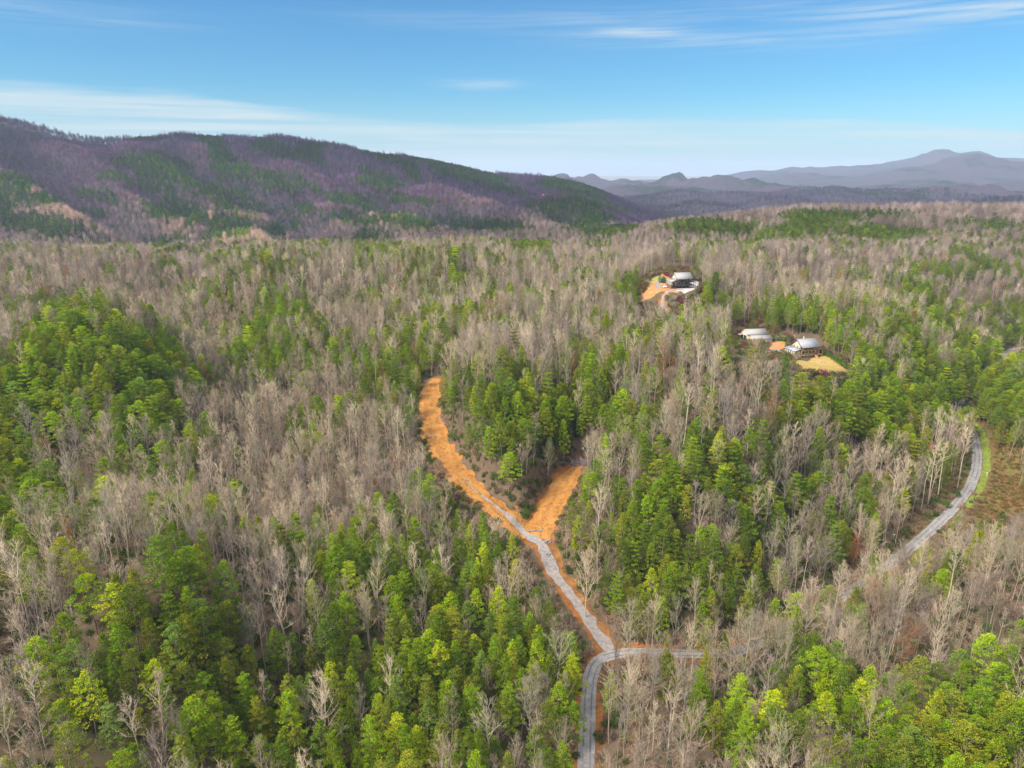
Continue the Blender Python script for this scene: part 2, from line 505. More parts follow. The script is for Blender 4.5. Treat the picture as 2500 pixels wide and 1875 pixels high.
def plain(name, col, rough=0.8, noise=0.12, scale=3.0, metallic=0.0, spec=0.3):
    m, t, out = new_mat(name)
    b = t.node('ShaderNodeBsdfPrincipled')
    g = t.node('ShaderNodeTexCoord')
    n = t.noise(g.outputs['Object'], scale, 4)
    c = t.mix(n, tuple(x * (1 - noise) for x in col) + (1,), tuple(min(1, x * (1 + noise)) for x in col) + (1,))
    t.l.new(c, b.inputs['Base Color'])
    b.inputs['Roughness'].default_value = rough
    b.inputs['Metallic'].default_value = metallic
    b.inputs['Specular IOR Level'].default_value = spec
    t.l.new(b.outputs[0], out.inputs[0])
    return m


def tinted(name, translucent=0.0, rough=0.9):
    m, t, out = new_mat(name)
    at = t.node('ShaderNodeAttribute', attribute_type='INSTANCER', attribute_name='tint')
    v = t.node('ShaderNodeAttribute', attribute_type='GEOMETRY', attribute_name='vary')
    c = t.mix(1.0, at.outputs['Color'], v.outputs['Color'], 'MULTIPLY')
    df = t.node('ShaderNodeBsdfDiffuse')
    t.l.new(c, df.inputs[0])
    if translucent:
        tr = t.node('ShaderNodeBsdfTranslucent')
        t.l.new(c, tr.inputs[0])
        mx = t.node('ShaderNodeMixShader')
        mx.inputs[0].default_value = translucent
        t.l.new(df.outputs[0], mx.inputs[1]); t.l.new(tr.outputs[0], mx.inputs[2])
        t.l.new(mx.outputs[0], out.inputs[0])
    else:
        t.l.new(df.outputs[0], out.inputs[0])
    return m


M_FOL = tinted('needle_foliage', 0.22)
M_TWIG = tinted('bare_twigs')
M_BARK = plain('pine_bark', (0.26, 0.20, 0.15), 0.95, 0.3, 0.8)


def ground_material():
    m, t, out = new_mat('forest_floor')
    b = t.node('ShaderNodeBsdfPrincipled')
    b.inputs['Roughness'].default_value = 0.95
    b.inputs['Specular IOR Level'].default_value = 0.1
    geo = t.node('ShaderNodeNewGeometry')
    pos = geo.outputs['Position']
    n1 = t.noise(pos, 0.5, 5, 0.7)
    n2 = t.noise(pos, 0.03, 4, 0.6)
    litter = t.mix(n1, (0.065, 0.045, 0.03, 1), (0.24, 0.165, 0.11, 1))
    litter = t.mix(t.math('MULTIPLY', t.step(n2, 0.42, 0.62), 0.55), litter, (0.05, 0.065, 0.025, 1))
    att = t.node('ShaderNodeAttribute', attribute_type='GEOMETRY', attribute_name='zone')
    sepz = t.node('ShaderNodeSeparateColor')
    t.l.new(att.outputs['Color'], sepz.inputs[0])
    nb = t.math('MULTIPLY_ADD', t.math('SUBTRACT', t.noise(pos, 0.35, 5, 0.7), 0.5), 1.3, 0.0)
    clay = t.mix(t.noise(pos, 0.25, 5, 0.65), (0.26, 0.085, 0.02, 1), (0.42, 0.16, 0.04, 1))
    fc = t.step(t.math('ADD', sepz.outputs[0], nb), 0.35, 0.65)
    col = t.mix(fc, litter, clay)
    grass = t.mix(n1, (0.10, 0.17, 0.02, 1), (0.22, 0.30, 0.04, 1))
    fg = t.step(t.math('ADD', sepz.outputs[1], t.math('MULTIPLY', nb, 0.5)), 0.35, 0.65)
    col = t.mix(fg, col, grass)
    scrub = t.mix(t.step(t.noise(pos, 0.05, 6, 0.75), 0.35, 0.65), (0.20, 0.115, 0.05, 1), (0.15, 0.16, 0.04, 1))
    scrub = t.mix(t.step(t.noise(pos, 0.6, 4, 0.8), 0.35, 0.75), scrub, (0.09, 0.06, 0.035, 1))
    fs = t.step(t.math('ADD', sepz.outputs[2], t.math('MULTIPLY', nb, 0.5)), 0.35, 0.65)
    col = t.mix(fs, col, scrub)
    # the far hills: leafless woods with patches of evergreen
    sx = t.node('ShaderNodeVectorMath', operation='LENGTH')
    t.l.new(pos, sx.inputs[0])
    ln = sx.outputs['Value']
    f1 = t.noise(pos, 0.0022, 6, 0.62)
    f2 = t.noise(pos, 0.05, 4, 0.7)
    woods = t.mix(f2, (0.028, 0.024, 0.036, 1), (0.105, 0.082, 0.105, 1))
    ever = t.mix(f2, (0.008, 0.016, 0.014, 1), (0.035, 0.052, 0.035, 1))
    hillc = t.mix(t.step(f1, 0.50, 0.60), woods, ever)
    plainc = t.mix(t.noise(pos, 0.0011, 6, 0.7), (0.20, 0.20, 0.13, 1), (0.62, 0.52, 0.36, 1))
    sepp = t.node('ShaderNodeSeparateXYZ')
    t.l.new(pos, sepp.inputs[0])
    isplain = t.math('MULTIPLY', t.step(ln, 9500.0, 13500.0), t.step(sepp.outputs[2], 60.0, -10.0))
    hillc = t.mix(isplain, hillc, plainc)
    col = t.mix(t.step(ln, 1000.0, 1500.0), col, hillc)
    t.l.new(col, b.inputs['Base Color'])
    bp = t.node('ShaderNodeBump')
    bp.inputs['Strength'].default_value = 1.0
    bp.inputs['Distance'].default_value = 9.0
    t.l.new(t.math('MULTIPLY', f2, t.step(ln, 900.0, 2500.0)), bp.inputs['Height'])
    t.l.new(bp.outputs[0], b.inputs['Normal'])
    t.l.new(b.outputs[0], out.inputs[0])
    return m


def mesh_from(name, V, Fc, mats=(), mi=None, vary=None, smooth_=False):
    me = bpy.data.meshes.new(name)
    V = np.asarray(V, np.float32)
    me.vertices.add(len(V)); me.vertices.foreach_set('co', V.ravel())
    if isinstance(Fc, np.ndarray):
        k = Fc.shape[1]; loops = Fc.ravel(); starts = np.arange(0, len(loops), k); nf = len(Fc)
    else:
        nf = len(Fc); lens = np.array([len(f) for f in Fc]); loops = np.concatenate([np.asarray(f) for f in Fc]); starts = np.concatenate([[0], np.cumsum(lens)[:-1]])
    me.loops.add(len(loops)); me.loops.foreach_set('vertex_index', loops.astype(np.int32))
    me.polygons.add(nf); me.polygons.foreach_set('loop_start', starts.astype(np.int32))
    for m in mats: me.materials.append(m)
    if mi is not None: me.polygons.foreach_set('material_index', np.asarray(mi, np.int32))
    if smooth_: me.polygons.foreach_set('use_smooth', np.ones(nf, bool))
    me.update(calc_edges=True)
    if vary is not None:
        a = me.attributes.new('vary', 'FLOAT_COLOR', 'POINT')
        a.data.foreach_set('color', np.concatenate([vary, np.ones((len(vary), 1))], 1).astype(np.float32).ravel())
    return me


def link(name, me, parent=None, **props):
    o = bpy.data.objects.new(name, me)
    sc.collection.objects.link(o)
    if parent is not None: o.parent = parent
    for k, v in props.items(): o[k] = v
    return o


def build_ground():
    nr, nt = GX.shape
    V = np.stack([GX, GY, GZ], -1).reshape(-1, 3)
    i, j = np.meshgrid(np.arange(nr - 1), np.arange(nt - 1), indexing='ij')
    a = (i * nt + j).ravel()
    Fq = np.stack([a, a + 1, a + nt + 1, a + nt], 1)
    Fq = Fq[:, ::-1].copy()
    me = mesh_from('ground', V, Fq, [ground_material()], smooth_=True)
    # centre cap
    zone = np.zeros((nr, nt, 4)); zone[..., 3] = 1
    near = np.hypot(GX, GY) < 1000
    x, y = GX[near], GY[near]
    dD, _ = poly_d(x, y, DRIVE); dB, _ = poly_d(x, y, BRANCH); dR, _ = poly_d(x, y, ROAD); dH, _ = poly_d(x, y, HDRIVE)
    clay = np.maximum(0.6 * (1 - sstep(2.5, 6, dD)), 0.6 * (1 - sstep(6, 10, dB)))
    clay = np.maximum(clay, 0.55 * (1 - sstep(3.4, 8, dR)) * (y < 260))
    clay = np.maximum(clay, 0.6 * (1 - sstep(2, 6, dH)))
    u, v, _ = proj(np.stack([x, y, GZ[near]], 1))
    gr = 0.9 * (1 - sstep(4.2, 7.0, dR)) * sstep(2240, 2330, u) * (v > 940) * sstep(200, 300, y)
    gr = gr * np.where((u < 2385) & (v > 1200), 0.55, 1)
    sb = 0.8 * sstep(2240, 2320, u) * sstep(960, 1010, v) * (1 - sstep(1330, 1420, v)) * (u < 2700)
    sb = np.maximum(sb, 0.65 * (1 - sstep(3, 14, dR)) * (y > 260))
    z = np.zeros((len(x), 4)); z[:, 0] = clay; z[:, 1] = gr; z[:, 2] = sb; z[:, 3] = 1
    zone[near] = z
    at = me.attributes.new('zone', 'FLOAT_COLOR', 'POINT')
    at.data.foreach_set('color', zone.astype(np.float32).ravel())
    link('ground', me, kind='structure')


build_ground()


# ------------------------------------------------------------------ draped sheets: roads, drives, lawns
def ribbon(name, P, halfw, mat, zoff, nx=6, step=1.2, edge=0.25, seed=0, t0=0.0, t1=1.0, off=0.0, kind='structure', wfun=None):
    Q = resample(P, step)
    Q = Q[int(len(Q) * t0):max(2, int(len(Q) * t1))]
    T = np.gradient(Q[:, :2], axis=0); T /= np.linalg.norm(T, axis=1)[:, None] + 1e-9
    N = np.stack([-T[:, 1], T[:, 0]], 1)
    s = np.arange(len(Q)) * step
    V = []
    for i in range(nx + 1):
        k = i / nx * 2 - 1
        w = np.full(len(Q), float(halfw)) if wfun is None else np.array([wfun(a) for a in np.linspace(0, 1, len(Q))])
        if abs(k) == 1: w = w + edge * 2 * fbm(s + 100 * k + seed * 37, s * 0 + seed, 5.0, 3)
        xy = Q[:, :2] + N * (k * w + off)[:, None]
        V.append(np.stack([xy[:, 0], xy[:, 1], ground(xy[:, 0], xy[:, 1]) + zoff], 1))
    V = np.stack(V, 1).reshape(-1, 3)
    i, j = np.meshgrid(np.arange(len(Q) - 1), np.arange(nx), indexing='ij')
    a = (i * (nx + 1) + j).ravel()
    Fq = np.stack([a, a + nx + 1, a + nx + 2, a + 1], 1)[:, ::-1].copy()
    me = mesh_from(name, V, Fq, [mat], smooth_=True)
    uvl = me.attributes.new('across', 'FLOAT', 'POINT')
    uvl.data.foreach_set('value', np.tile(np.linspace(-1, 1, nx + 1), len(Q)).astype(np.float32))
    return link(name, me, kind=kind)


def inside(px, py, poly):
    r = np.zeros(px.shape, bool)
    n = len(poly)
    for i in range(n):
        x1, y1 = poly[i]; x2, y2 = poly[(i + 1) % n]
        c = ((y1 > py) != (y2 > py)) & (px < (x2 - x1) * (py - y1) / (y2 - y1 + 1e-12) + x1)
        r ^= c
    return r


def patch(name, pix, mat, zoff, res=0.8, wob=1.2):
    poly = [hit(u, v)[:2] for u, v in pix]
    A = np.array(poly)
    lo, hi = A.min(0) - 2, A.max(0) + 2
    xs, ys = np.arange(lo[0], hi[0], res), np.arange(lo[1], hi[1], res)
    X, Y = np.meshgrid(xs, ys, indexing='ij')
    cx, cy = X[:-1, :-1] + res / 2, Y[:-1, :-1] + res / 2
    m = inside(cx + wob * 2 * fbm(cx, cy, 4, 2), cy + wob * 2 * fbm(cx + 50, cy, 4, 2), poly)
    n2 = len(ys)
    V = np.stack([X, Y, ground(X, Y) + zoff], -1).reshape(-1, 3)
    i, j = np.nonzero(m)
    a = i * n2 + j
    Fq = np.stack([a, a + n2, a + n2 + 1, a + 1], 1)
    used = np.unique(Fq); remap = np.zeros(len(V), int); remap[used] = np.arange(len(used))
    me = mesh_from(name, V[used], remap[Fq], [mat], smooth_=True)
    return link(name, me, kind='structure')


def surf_mat(name, c1, c2, scale=0.6, rough=0.95, worn=None, bump=0.4):
    m, t, out = new_mat(name)
    b = t.node('ShaderNodeBsdfPrincipled')
    b.inputs['Roughness'].default_value = rough
    b.inputs['Specular IOR Level'].default_value = 0.15
    geo = t.node('ShaderNodeNewGeometry')
    n = t.noise(geo.outputs['Position'], scale, 6, 0.7)
    c = t.mix(t.step(n, 0.3, 0.7), c1 + (1,), c2 + (1,))
    if worn is not None:   # darker patched wheel lines
        at = t.node('ShaderNodeAttribute', attribute_type='GEOMETRY', attribute_name='across')
        a = t.math('ABSOLUTE', at.outputs['Fac'])
        w = t.math('SUBTRACT', 1.0, t.math('MULTIPLY', t.math('ABSOLUTE', t.math('SUBTRACT', a, 0.42)), 6.0), clamp=True)
        n3 = t.noise(geo.outputs['Position'], 0.09, 4, 0.7)
        c = t.mix(t.math('MULTIPLY', w, t.step(n3, 0.38, 0.55)), c, worn + (1,))
    t.l.new(c, b.inputs['Base Color'])
    bp = t.node('ShaderNodeBump')
    bp.inputs['Strength'].default_value = bump
    bp.inputs['Distance'].default_value = 0.3
    t.l.new(n, bp.inputs['Height'])
    t.l.new(bp.outputs[0], b.inputs['Normal'])
    t.l.new(b.outputs[0], out.inputs[0])
    return m


M_ASPH = surf_mat('worn_asphalt', (0.22, 0.21, 0.21), (0.34, 0.32, 0.315), 0.5, worn=(0.12, 0.12, 0.13))
M_GRAVEL = surf_mat('pale_gravel', (0.22, 0.195, 0.185), (0.37, 0.335, 0.32), 0.8)
def clay_material():
    m, t, out = new_mat('orange_clay')
    b = t.node('ShaderNodeBsdfPrincipled')
    b.inputs['Roughness'].default_value = 0.95
    b.inputs['Specular IOR Level'].default_value = 0.1
    geo = t.node('ShaderNodeNewGeometry')
    pos = geo.outputs['Position']
    n1, n2 = t.noise(pos, 0.11, 6, 0.7), t.noise(pos, 0.9, 5, 0.75)
    c = t.mix(t.step(n1, 0.32, 0.68), (0.34, 0.135, 0.024, 1), (0.52, 0.24, 0.055, 1))
    c = t.mix(t.math('MULTIPLY', t.step(n2, 0.42, 0.68), 0.75), c, (0.50, 0.29, 0.13, 1))
    at = t.node('ShaderNodeAttribute', attribute_type='GEOMETRY', attribute_name='across')
    fr = t.math('ADD', t.math('MULTIPLY', at.outputs['Fac'], 8.0), t.math('MULTIPLY', n1, 26.0))
    rut = t.step(t.math('SINE', fr), 0.45, 0.95)
    c = t.mix(t.math('MULTIPLY', rut, t.math('MULTIPLY', t.step(n2, 0.35, 0.6), 0.25)), c, (0.19, 0.085, 0.03, 1))
    t.l.new(c, b.inputs['Base Color'])
    bp = t.node('ShaderNodeBump')
    bp.inputs['Strength'].default_value = 1.0
    bp.inputs['Distance'].default_value = 0.45
    t.l.new(t.math('ADD', n2, t.math('MULTIPLY', rut, -0.4)), bp.inputs['Height'])
    t.l.new(bp.outputs[0], b.inputs['Normal'])
    t.l.new(b.outputs[0], out.inputs[0])
    return m


M_CLAY = clay_material()
M_BANK = surf_mat('brown_clay_bank', (0.16, 0.075, 0.03), (0.34, 0.16, 0.05), 0.3, bump=0.9)
M_CLAY2 = surf_mat('pale_clay', (0.38, 0.17, 0.06), (0.52, 0.27, 0.11), 0.3)
M_LAWN = surf_mat('dormant_lawn', (0.36, 0.25, 0.07), (0.48, 0.34, 0.12), 0.3)
M_LAWN2 = surf_mat('green_lawn', (0.26, 0.27, 0.07), (0.38, 0.36, 0.12), 0.3)
M_CONC = surf_mat('concrete', (0.42, 0.38, 0.38), (0.55, 0.50, 0.49), 0.3)
M_DARKGR = surf_mat('dark_gravel', (0.17, 0.18, 0.21), (0.30, 0.31, 0.34), 0.3)

ribbon('road', ROAD, 2.4, M_ASPH, 0.20, nx=12, edge=0.12)
_a = int(np.argmin(np.hypot(ROAD[:, 0] - wz(2285, 1290, 0)[0], ROAD[:, 1] - wz(2285, 1290, 0)[1]))) / len(ROAD)
_b = int(np.argmin(np.hypot(ROAD[:, 0] - wz(2362, 1030, 0)[0], ROAD[:, 1] - wz(2362, 1030, 0)[1]))) / len(ROAD)
M_VERGE = surf_mat('bright_verge_grass', (0.12, 0.15, 0.03), (0.24, 0.30, 0.04), 0.5)
ribbon('grass_verge', ROAD, 1.4, M_VERGE, 0.12, nx=4, edge=0.6, seed=9, t0=_a, t1=_b, off=-4.4, wfun=lambda a: 1.7 * math.sin(max(0.02, min(.98, a)) * PI) ** 0.6 + .15)
ribbon('clay_cut', DRIVE, 6.0, M_CLAY, 0.12, nx=10, edge=1.6, seed=2, t0=0.30, t1=1.0, off=1.2, wfun=lambda a: 5.2 + 1.6 * math.sin(a * 3.0) - 3.2 * max(0, a - 0.85) / 0.15)
ribbon('clay_bank', DRIVE, 4.2, M_BANK, 0.10, nx=8, edge=1.9, seed=3, t0=0.0, t1=0.38, off=-2.2, wfun=lambda a: 2.0 + 1.5 * a)
ribbon('clay_branch', BRANCH, 6.0, M_CLAY, 0.14, nx=10, edge=1.2, seed=4, wfun=lambda a: 5.6 - 3.0 * max(0, a - 0.75) / 0.25)
ribbon('gravel_drive', DRIVE, 1.9, M_GRAVEL, 0.22, nx=5, edge=0.8, seed=5, t0=0.0, t1=0.50, wfun=lambda a: 2.15 + 0.35 * math.sin(a * 17) * math.sin(a * 7) if a < 0.55 else max(0.12, 2.1 - 2.2 * (a - 0.55) / 0.45))
ribbon('house_drive', HDRIVE, 1.25, M_GRAVEL, 0.22, nx=4, edge=0.3, seed=6)
patch('clay_yard', [(1572, 700), (1590, 678), (1625, 666), (1645, 686), (1662, 703), (1655, 718), (1628, 713), (1604, 717), (1592, 728), (1568, 742), (1573, 724), (1562, 712)], M_CLAY2, 0.14)
patch('knoll_lawn', [(1586, 682), (1594, 676), (1615, 673), (1622, 680), (1610, 690), (1592, 692)], M_LAWN2, 0.17)
patch('gravel_loop', [(1600, 696), (1604, 688), (1612, 686), (1611, 694), (1612, 704), (1604, 708), (1599, 703)], M_GRAVEL, 0.20)
patch('concrete_yard', [(1648, 698), (1672, 692), (1698, 686), (1712, 693), (1700, 706), (1672, 719), (1652, 711)], M_CONC, 0.17)
patch('lawn', [(1935, 884), (1978, 878), (2005, 870), (2020, 869), (2046, 880), (2070, 896), (2068, 908), (2020, 911), (1975, 908), (1944, 898)], M_LAWN, 0.14)
patch('straw_bank', [(1876, 852), (1884, 838), (1900, 833), (1920, 836), (1912, 850), (1890, 856)], M_CLAY2, 0.14)
patch('parking_apron', [(1876, 862), (1880, 853), (1898, 852), (1910, 858), (1912, 866), (1895, 866)], M_DARKGR, 0.17)
patch('barn_apron', [(1786, 838), (1792, 828), (1806, 830), (1802, 838), (1790, 844)], M_GRAVEL, 0.17)


# ------------------------------------------------------------------ tree shapes
class Geo:
    def __init__(self):
        self.V, self.T, self.c, self.n = [], [], [], 0

    def add(self, V, T, col):
        V = np.asarray(V, float)
        self.V.append(V); self.T.append(np.asarray(T) + self.n); self.n += len(V)
        col = np.asarray(col, float)
        self.c.append(np.tile(col, (len(V), 1)) if col.ndim == 1 else col)

    def tube(self, pts, rad, sides=4, col=(1, 1, 1)):
        pts = np.asarray(pts, float); n = len(pts)
        t = np.gradient(pts, axis=0); t /= np.linalg.norm(t, axis=1)[:, None] + 1e-9
        ref = np.array([1.0, 0.13, 0.07]) if abs(t[0][2]) > 0.6 else np.array([0, 0.1, 1.0])
        a = np.cross(t, ref); a /= np.linalg.norm(a, axis=1)[:, None] + 1e-9
        b = np.cross(t, a)
        ang = np.arange(sides) * 2 * PI / sides
        V = pts[:, None, :] + np.asarray(rad)[:, None, None] * (np.cos(ang)[None, :, None] * a[:, None, :] + np.sin(ang)[None, :, None] * b[:, None, :])
        V = V.reshape(-1, 3)
        T = []
        for i in range(n - 1):
            for k in range(sides):
                p, q = i * sides + k, i * sides + (k + 1) % sides
                T += [(p, q, q + sides), (p, q + sides, p + sides)]
        self.add(V, T, col)

    def cones(self, P, D, L, r, colr):
        """many thin three-sided twigs at once"""
        n = len(P)
        D = D / (np.linalg.norm(D, axis=1)[:, None] + 1e-9)
        ref = np.tile(np.array([0.31, 0.2, 0.93]), (n, 1))
        a = np.cross(D, ref); a /= np.linalg.norm(a, axis=1)[:, None] + 1e-9
        b = np.cross(D, a)
        V = np.empty((n, 4, 3))
        for k in range(3):
            an = k * 2 * PI / 3
            V[:, k] = P + r[:, None] * (math.cos(an) * a + math.sin(an) * b)
        V[:, 3] = P + D * L[:, None]
        base = np.arange(n)[:, None] * 4
        T = np.concatenate([base + np.array([0, 1, 3]), base + np.array([1, 2, 3]), base + np.array([2, 0, 3])])
        self.add(V.reshape(-1, 3), T, np.repeat(colr, 4, axis=0))

    def leaves(self, P, size, colr, rg, flat=0.35, out=None):
        """many small spiky triangles round centres P"""
        n = len(P)
        d = rg.normal(size=(n, 3)); d[:, 2] = d[:, 2] * flat + 0.12
        if out is not None: d = d + out
        d /= np.linalg.norm(d, axis=1)[:, None]
        e = rg.normal(size=(n, 3)); e[:, 2] *= 0.6
        e -= (e * d).sum(1)[:, None] * d; e /= np.linalg.norm(e, axis=1)[:, None]
        s = size * rg.uniform(0.7, 1.3, n)
        V = np.empty((n, 3, 3))
        V[:, 0] = P - e * (s * 0.36)[:, None] - d * (s * 0.3)[:, None]
        V[:, 1] = P + e * (s * 0.36)[:, None] - d * (s * 0.3)[:, None]
        V[:, 2] = P + d * (s * 0.85)[:, None]
        self.add(V.reshape(-1, 3), np.arange(n * 3).reshape(-1, 3), np.repeat(colr, 3, axis=0))

    def data(self):
        return np.concatenate(self.V), np.concatenate(self.T), np.concatenate(self.c)


def bare_tree(seed, H=24.0, cr=3.4, first=0.42, dens=1.0, fork=False):
    """(trunk geo, crown geo): pale trunk, rising limbs, brush of fine twigs"""
    rg = np.random.default_rng(seed)
    tr, cw = Geo(), Geo()
    n = 9
    zz = np.linspace(-0.6, H * 0.93, n)
    wob = np.cumsum(rg.normal(0, 0.16, (n, 2)), 0) * np.linspace(0.2, 1.3, n)[:, None]
    tp = np.stack([wob[:, 0], wob[:, 1], zz], 1)
    r0 = H * 0.0100
    trad = np.interp(zz, [-1, H * 0.5, H], [r0, r0 * 0.66, 0.03])
    tr.tube(tp, trad, 5)
    if fork:
        b0 = tp[3]; d = np.array([rg.normal(), rg.normal(), 0]); d /= np.linalg.norm(d)
        q = [b0 + d * (k * 0.9) + np.array([0, 0, k * H * 0.13]) for k in range(5)]
        tr.tube(q, np.linspace(r0 * 0.6, 0.05, 5), 4)
    tw_P, tw_D, tw_L, tw_r = [], [], [], []
    nl = int(13 * dens)
    phi = rg.uniform(0, 6.28)
    for k in range(nl):
        f = (k + rg.uniform(0, 0.8)) / nl
        z = H * (first + (0.93 - first) * f)
        i = np.searchsorted(zz, z) - 1; i = min(max(i, 0), n - 2)
        a = (z - zz[i]) / (zz[i + 1] - zz[i])
        p = tp[i] * (1 - a) + tp[i + 1] * a
        phi += 2.4 + rg.uniform(-0.5, 0.5)
        el = np.interp(f, [0, 1], [0.45, 1.15]) + rg.uniform(-0.15, 0.2)
        L = cr * np.interp(f, [0, 0.25, 0.6, 1], [1.0, 1.3, 1.15, 0.7]) * rg.uniform(0.75, 1.2)
        d = np.array([math.cos(phi) * math.cos(el), math.sin(phi) * math.cos(el), math.sin(el)])
        pts = [p]
        for s in range(4):
            d = d + np.array([rg.normal(0, .14), rg.normal(0, .14), 0.16]); d /= np.linalg.norm(d)
            pts.append(pts[-1] + d * L / 4)
        pts = np.array(pts)
        rb = max(0.05, r0 * 0.42 * L / (cr * 1.3))
        cw.tube(pts, np.linspace(rb, 0.03, 5), 3)
        for m in range(int(6 * dens)):
            g = rg.uniform(0.2, 1.0) * 3.99
            j = int(g); q = pts[j] * (1 - (g - j)) + pts[j + 1] * (g - j)
            d2 = d + rg.normal(0, 0.55, 3); d2[2] = abs(d2[2]) * 0.8 + 0.25; d2 /= np.linalg.norm(d2)
            L2 = rg.uniform(0.8, 1.9) * (cr / 3.4)
            e = q + d2 * L2
            tw_P.append(q); tw_D.append(d2); tw_L.append(L2 * 1.1); tw_r.append(0.036)
            for _ in range(8):
                h = rg.uniform(0.15, 0.95)
                d3 = d2 + rg.normal(0, 0.5, 3); d3[2] += 0.35
                tw_P.append(q + d2 * L2 * h); tw_D.append(d3); tw_L.append(rg.uniform(0.6, 1.4)); tw_r.append(0.021)
    n = len(tw_P)
    g = rg.uniform(0.75, 1.15, n)
    cw.cones(np.array(tw_P), np.array(tw_D), np.array(tw_L), np.array(tw_r), np.stack([g, g * rg.uniform(0.93, 1.0, n), g * rg.uniform(0.86, 1.0, n)], 1))
    return tr, cw


def conifer(seed, form='round', H=18.0, cr=3.6):
    rg = np.random.default_rng(seed)
    tr, cw = Geo(), Geo()
    zz = np.linspace(-0.6, H * 0.95, 6)
    wob = np.cumsum(rg.normal(0, 0.12, (6, 2)), 0)
    tp = np.stack([wob[:, 0], wob[:, 1], zz], 1)
    tr.tube(tp, np.interp(zz, [-1, H], [H * 0.0125, 0.05]), 5)
    cen = []; rad = []
    if form == 'round':
        base = 0.42
        n = 54
        for k in range(n):
            f = (k + rg.uniform(0, 1)) / n
            ph = k * 2.4 + rg.uniform(-.3, .3)
            zf = base + (1 - base) * f
            prof = np.interp(f, [0, 0.2, 0.5, 0.8, 1], [0.75, 1.0, 0.95, 0.66, 0.12])
            r = cr * prof * rg.uniform(0.45, 1.2)
            cen.append((math.cos(ph) * r, math.sin(ph) * r, H * zf - 0.1 * r)); rad.append(cr * rg.uniform(0.18, 0.36))
        m, fl, sz = 72, 0.40, 0.29
    elif form == 'oval':
        base = 0.22
        n = 70
        for k in range(n):
            f = (k + rg.uniform(0, 1)) / n
            ph = k * 2.4 + rg.uniform(-.3, .3)
            prof = np.interp(f, [0, 0.25, 0.55, 0.85, 1], [0.7, 1.0, 0.85, 0.42, 0.06])
            r = cr * prof * rg.uniform(0.45, 1.2)
            cen.append((math.cos(ph) * r, math.sin(ph) * r, H * (base + (1 - base) * f) - 0.1 * r)); rad.append(cr * rg.uniform(0.16, 0.32))
        m, fl, sz = 56, 0.75, 0.27
    elif form == 'tiered':
        base = 0.28
        tiers = 9
        for t_ in range(tiers):
            f = (t_ + rg.uniform(0, .5)) / tiers
            nb = int(np.interp(f, [0, 1], [8, 4])); p0 = rg.uniform(0, 6)
            prof = np.interp(f, [0, 0.15, 1], [0.8, 1.0, 0.16])
            for b_ in range(nb):
                ph = p0 + b_ * 2 * PI / nb + rg.uniform(-.25, .25)
                L = cr * prof * rg.uniform(0.75, 1.2)
                z0 = H * (base + (1 - base) * f)
                for s in (0.45, 0.8, 1.05):
                    cen.append((math.cos(ph) * L * s, math.sin(ph) * L * s, z0 + L * s * 0.22)); rad.append(cr * 0.19)
        cen.append((0, 0, H)); rad.append(0.5)
        m, fl, sz = 34, 0.3, 0.31
    P, C = [], []
    for c, r in zip(cen, rad):
        c = np.array(c)
        q = rg.normal(size=(m, 3)); q /= np.linalg.norm(q, axis=1)[:, None]
        q *= (rg.uniform(0.35, 1.0, m) ** 0.5)[:, None] * r
        q[:, 2] *= fl
        P.append(c + q)
        g = rg.uniform(0.8, 1.15)
        gg = g * rg.uniform(0.75, 1.25, m)
        C.append(np.stack([gg * rg.uniform(0.85, 1.2), gg, gg * 0.9], 1))
    P, C = np.concatenate(P), np.concatenate(C)
    axis = P * np.array([1, 1, 0.0]); ln = np.linalg.norm(axis, axis=1)[:, None] + 0.4
    cw.leaves(P, sz, C, rg, 0.5, axis / ln * 0.7 + np.array([0, 0, 0.35]))
    for k in range(0, len(cen), 5):          # limbs reaching into the crown
        c = np.array(cen[k]); z0 = max(H * 0.2, c[2] - 0.5 * math.hypot(c[0], c[1]))
        tr.tube([(0, 0, z0), c * np.array([.5, .5, 0]) + np.array([0, 0, (z0 + c[2]) / 2]), c], [0.09, 0.06, 0.03], 3)
    return tr, cw


def shrub(seed, h=2.4, r=1.6):
    rg = np.random.default_rng(seed)
    g = Geo()
    m = 210
    q = rg.normal(size=(m, 3)); q /= np.linalg.norm(q, axis=1)[:, None]
    lump = 1 + 0.3 * np.sin(q[:, 0] * 4 + seed) * np.cos(q[:, 1] * 5)
    q = q * (rg.uniform(0.2, 1, m) ** 0.4 * lump)[:, None] * np.array([r, r, h * 0.5]) + np.array([0, 0, h * 0.48])
    gg = rg.uniform(0.6, 1.3, m)
    g.leaves(q, 0.40, np.stack([gg, gg, gg], 1), rg, 0.8)
    pp = rg.normal(0, 0.5, (26, 3)) * np.array([r, r, 0]); dd = rg.normal(0, 0.4, (26, 3)); dd[:, 2] = 1
    g.cones(pp, dd, rg.uniform(0.8, 1.5, 26) * h, np.full(26, 0.03), np.full((26, 3), 1.6))
    return g


def far_conifer(seed, H=16.0, cr=3.6):
    rg = np.random.default_rng(seed)
    g = Geo(); m = 150
    f = rg.uniform(0, 1, m); ph = rg.uniform(0, 6.28, m)
    prof = np.interp(f, [0, .3, .7, 1], [0.8, 1, .7, .1]) * rg.uniform(0.4, 1.05, m)
    P = np.stack([np.cos(ph) * prof * cr, np.sin(ph) * prof * cr, H * (0.3 + 0.7 * f)], 1)
    gg = rg.uniform(0.65, 1.3, m)
    g.leaves(P, 1.15, np.stack([gg, gg, gg], 1), rg, 0.6)
    g.tube([(0, 0, -1), (0, 0, H * 0.9)], [0.2, 0.06], 3, (0.8, 0.7, 0.7))
    return g


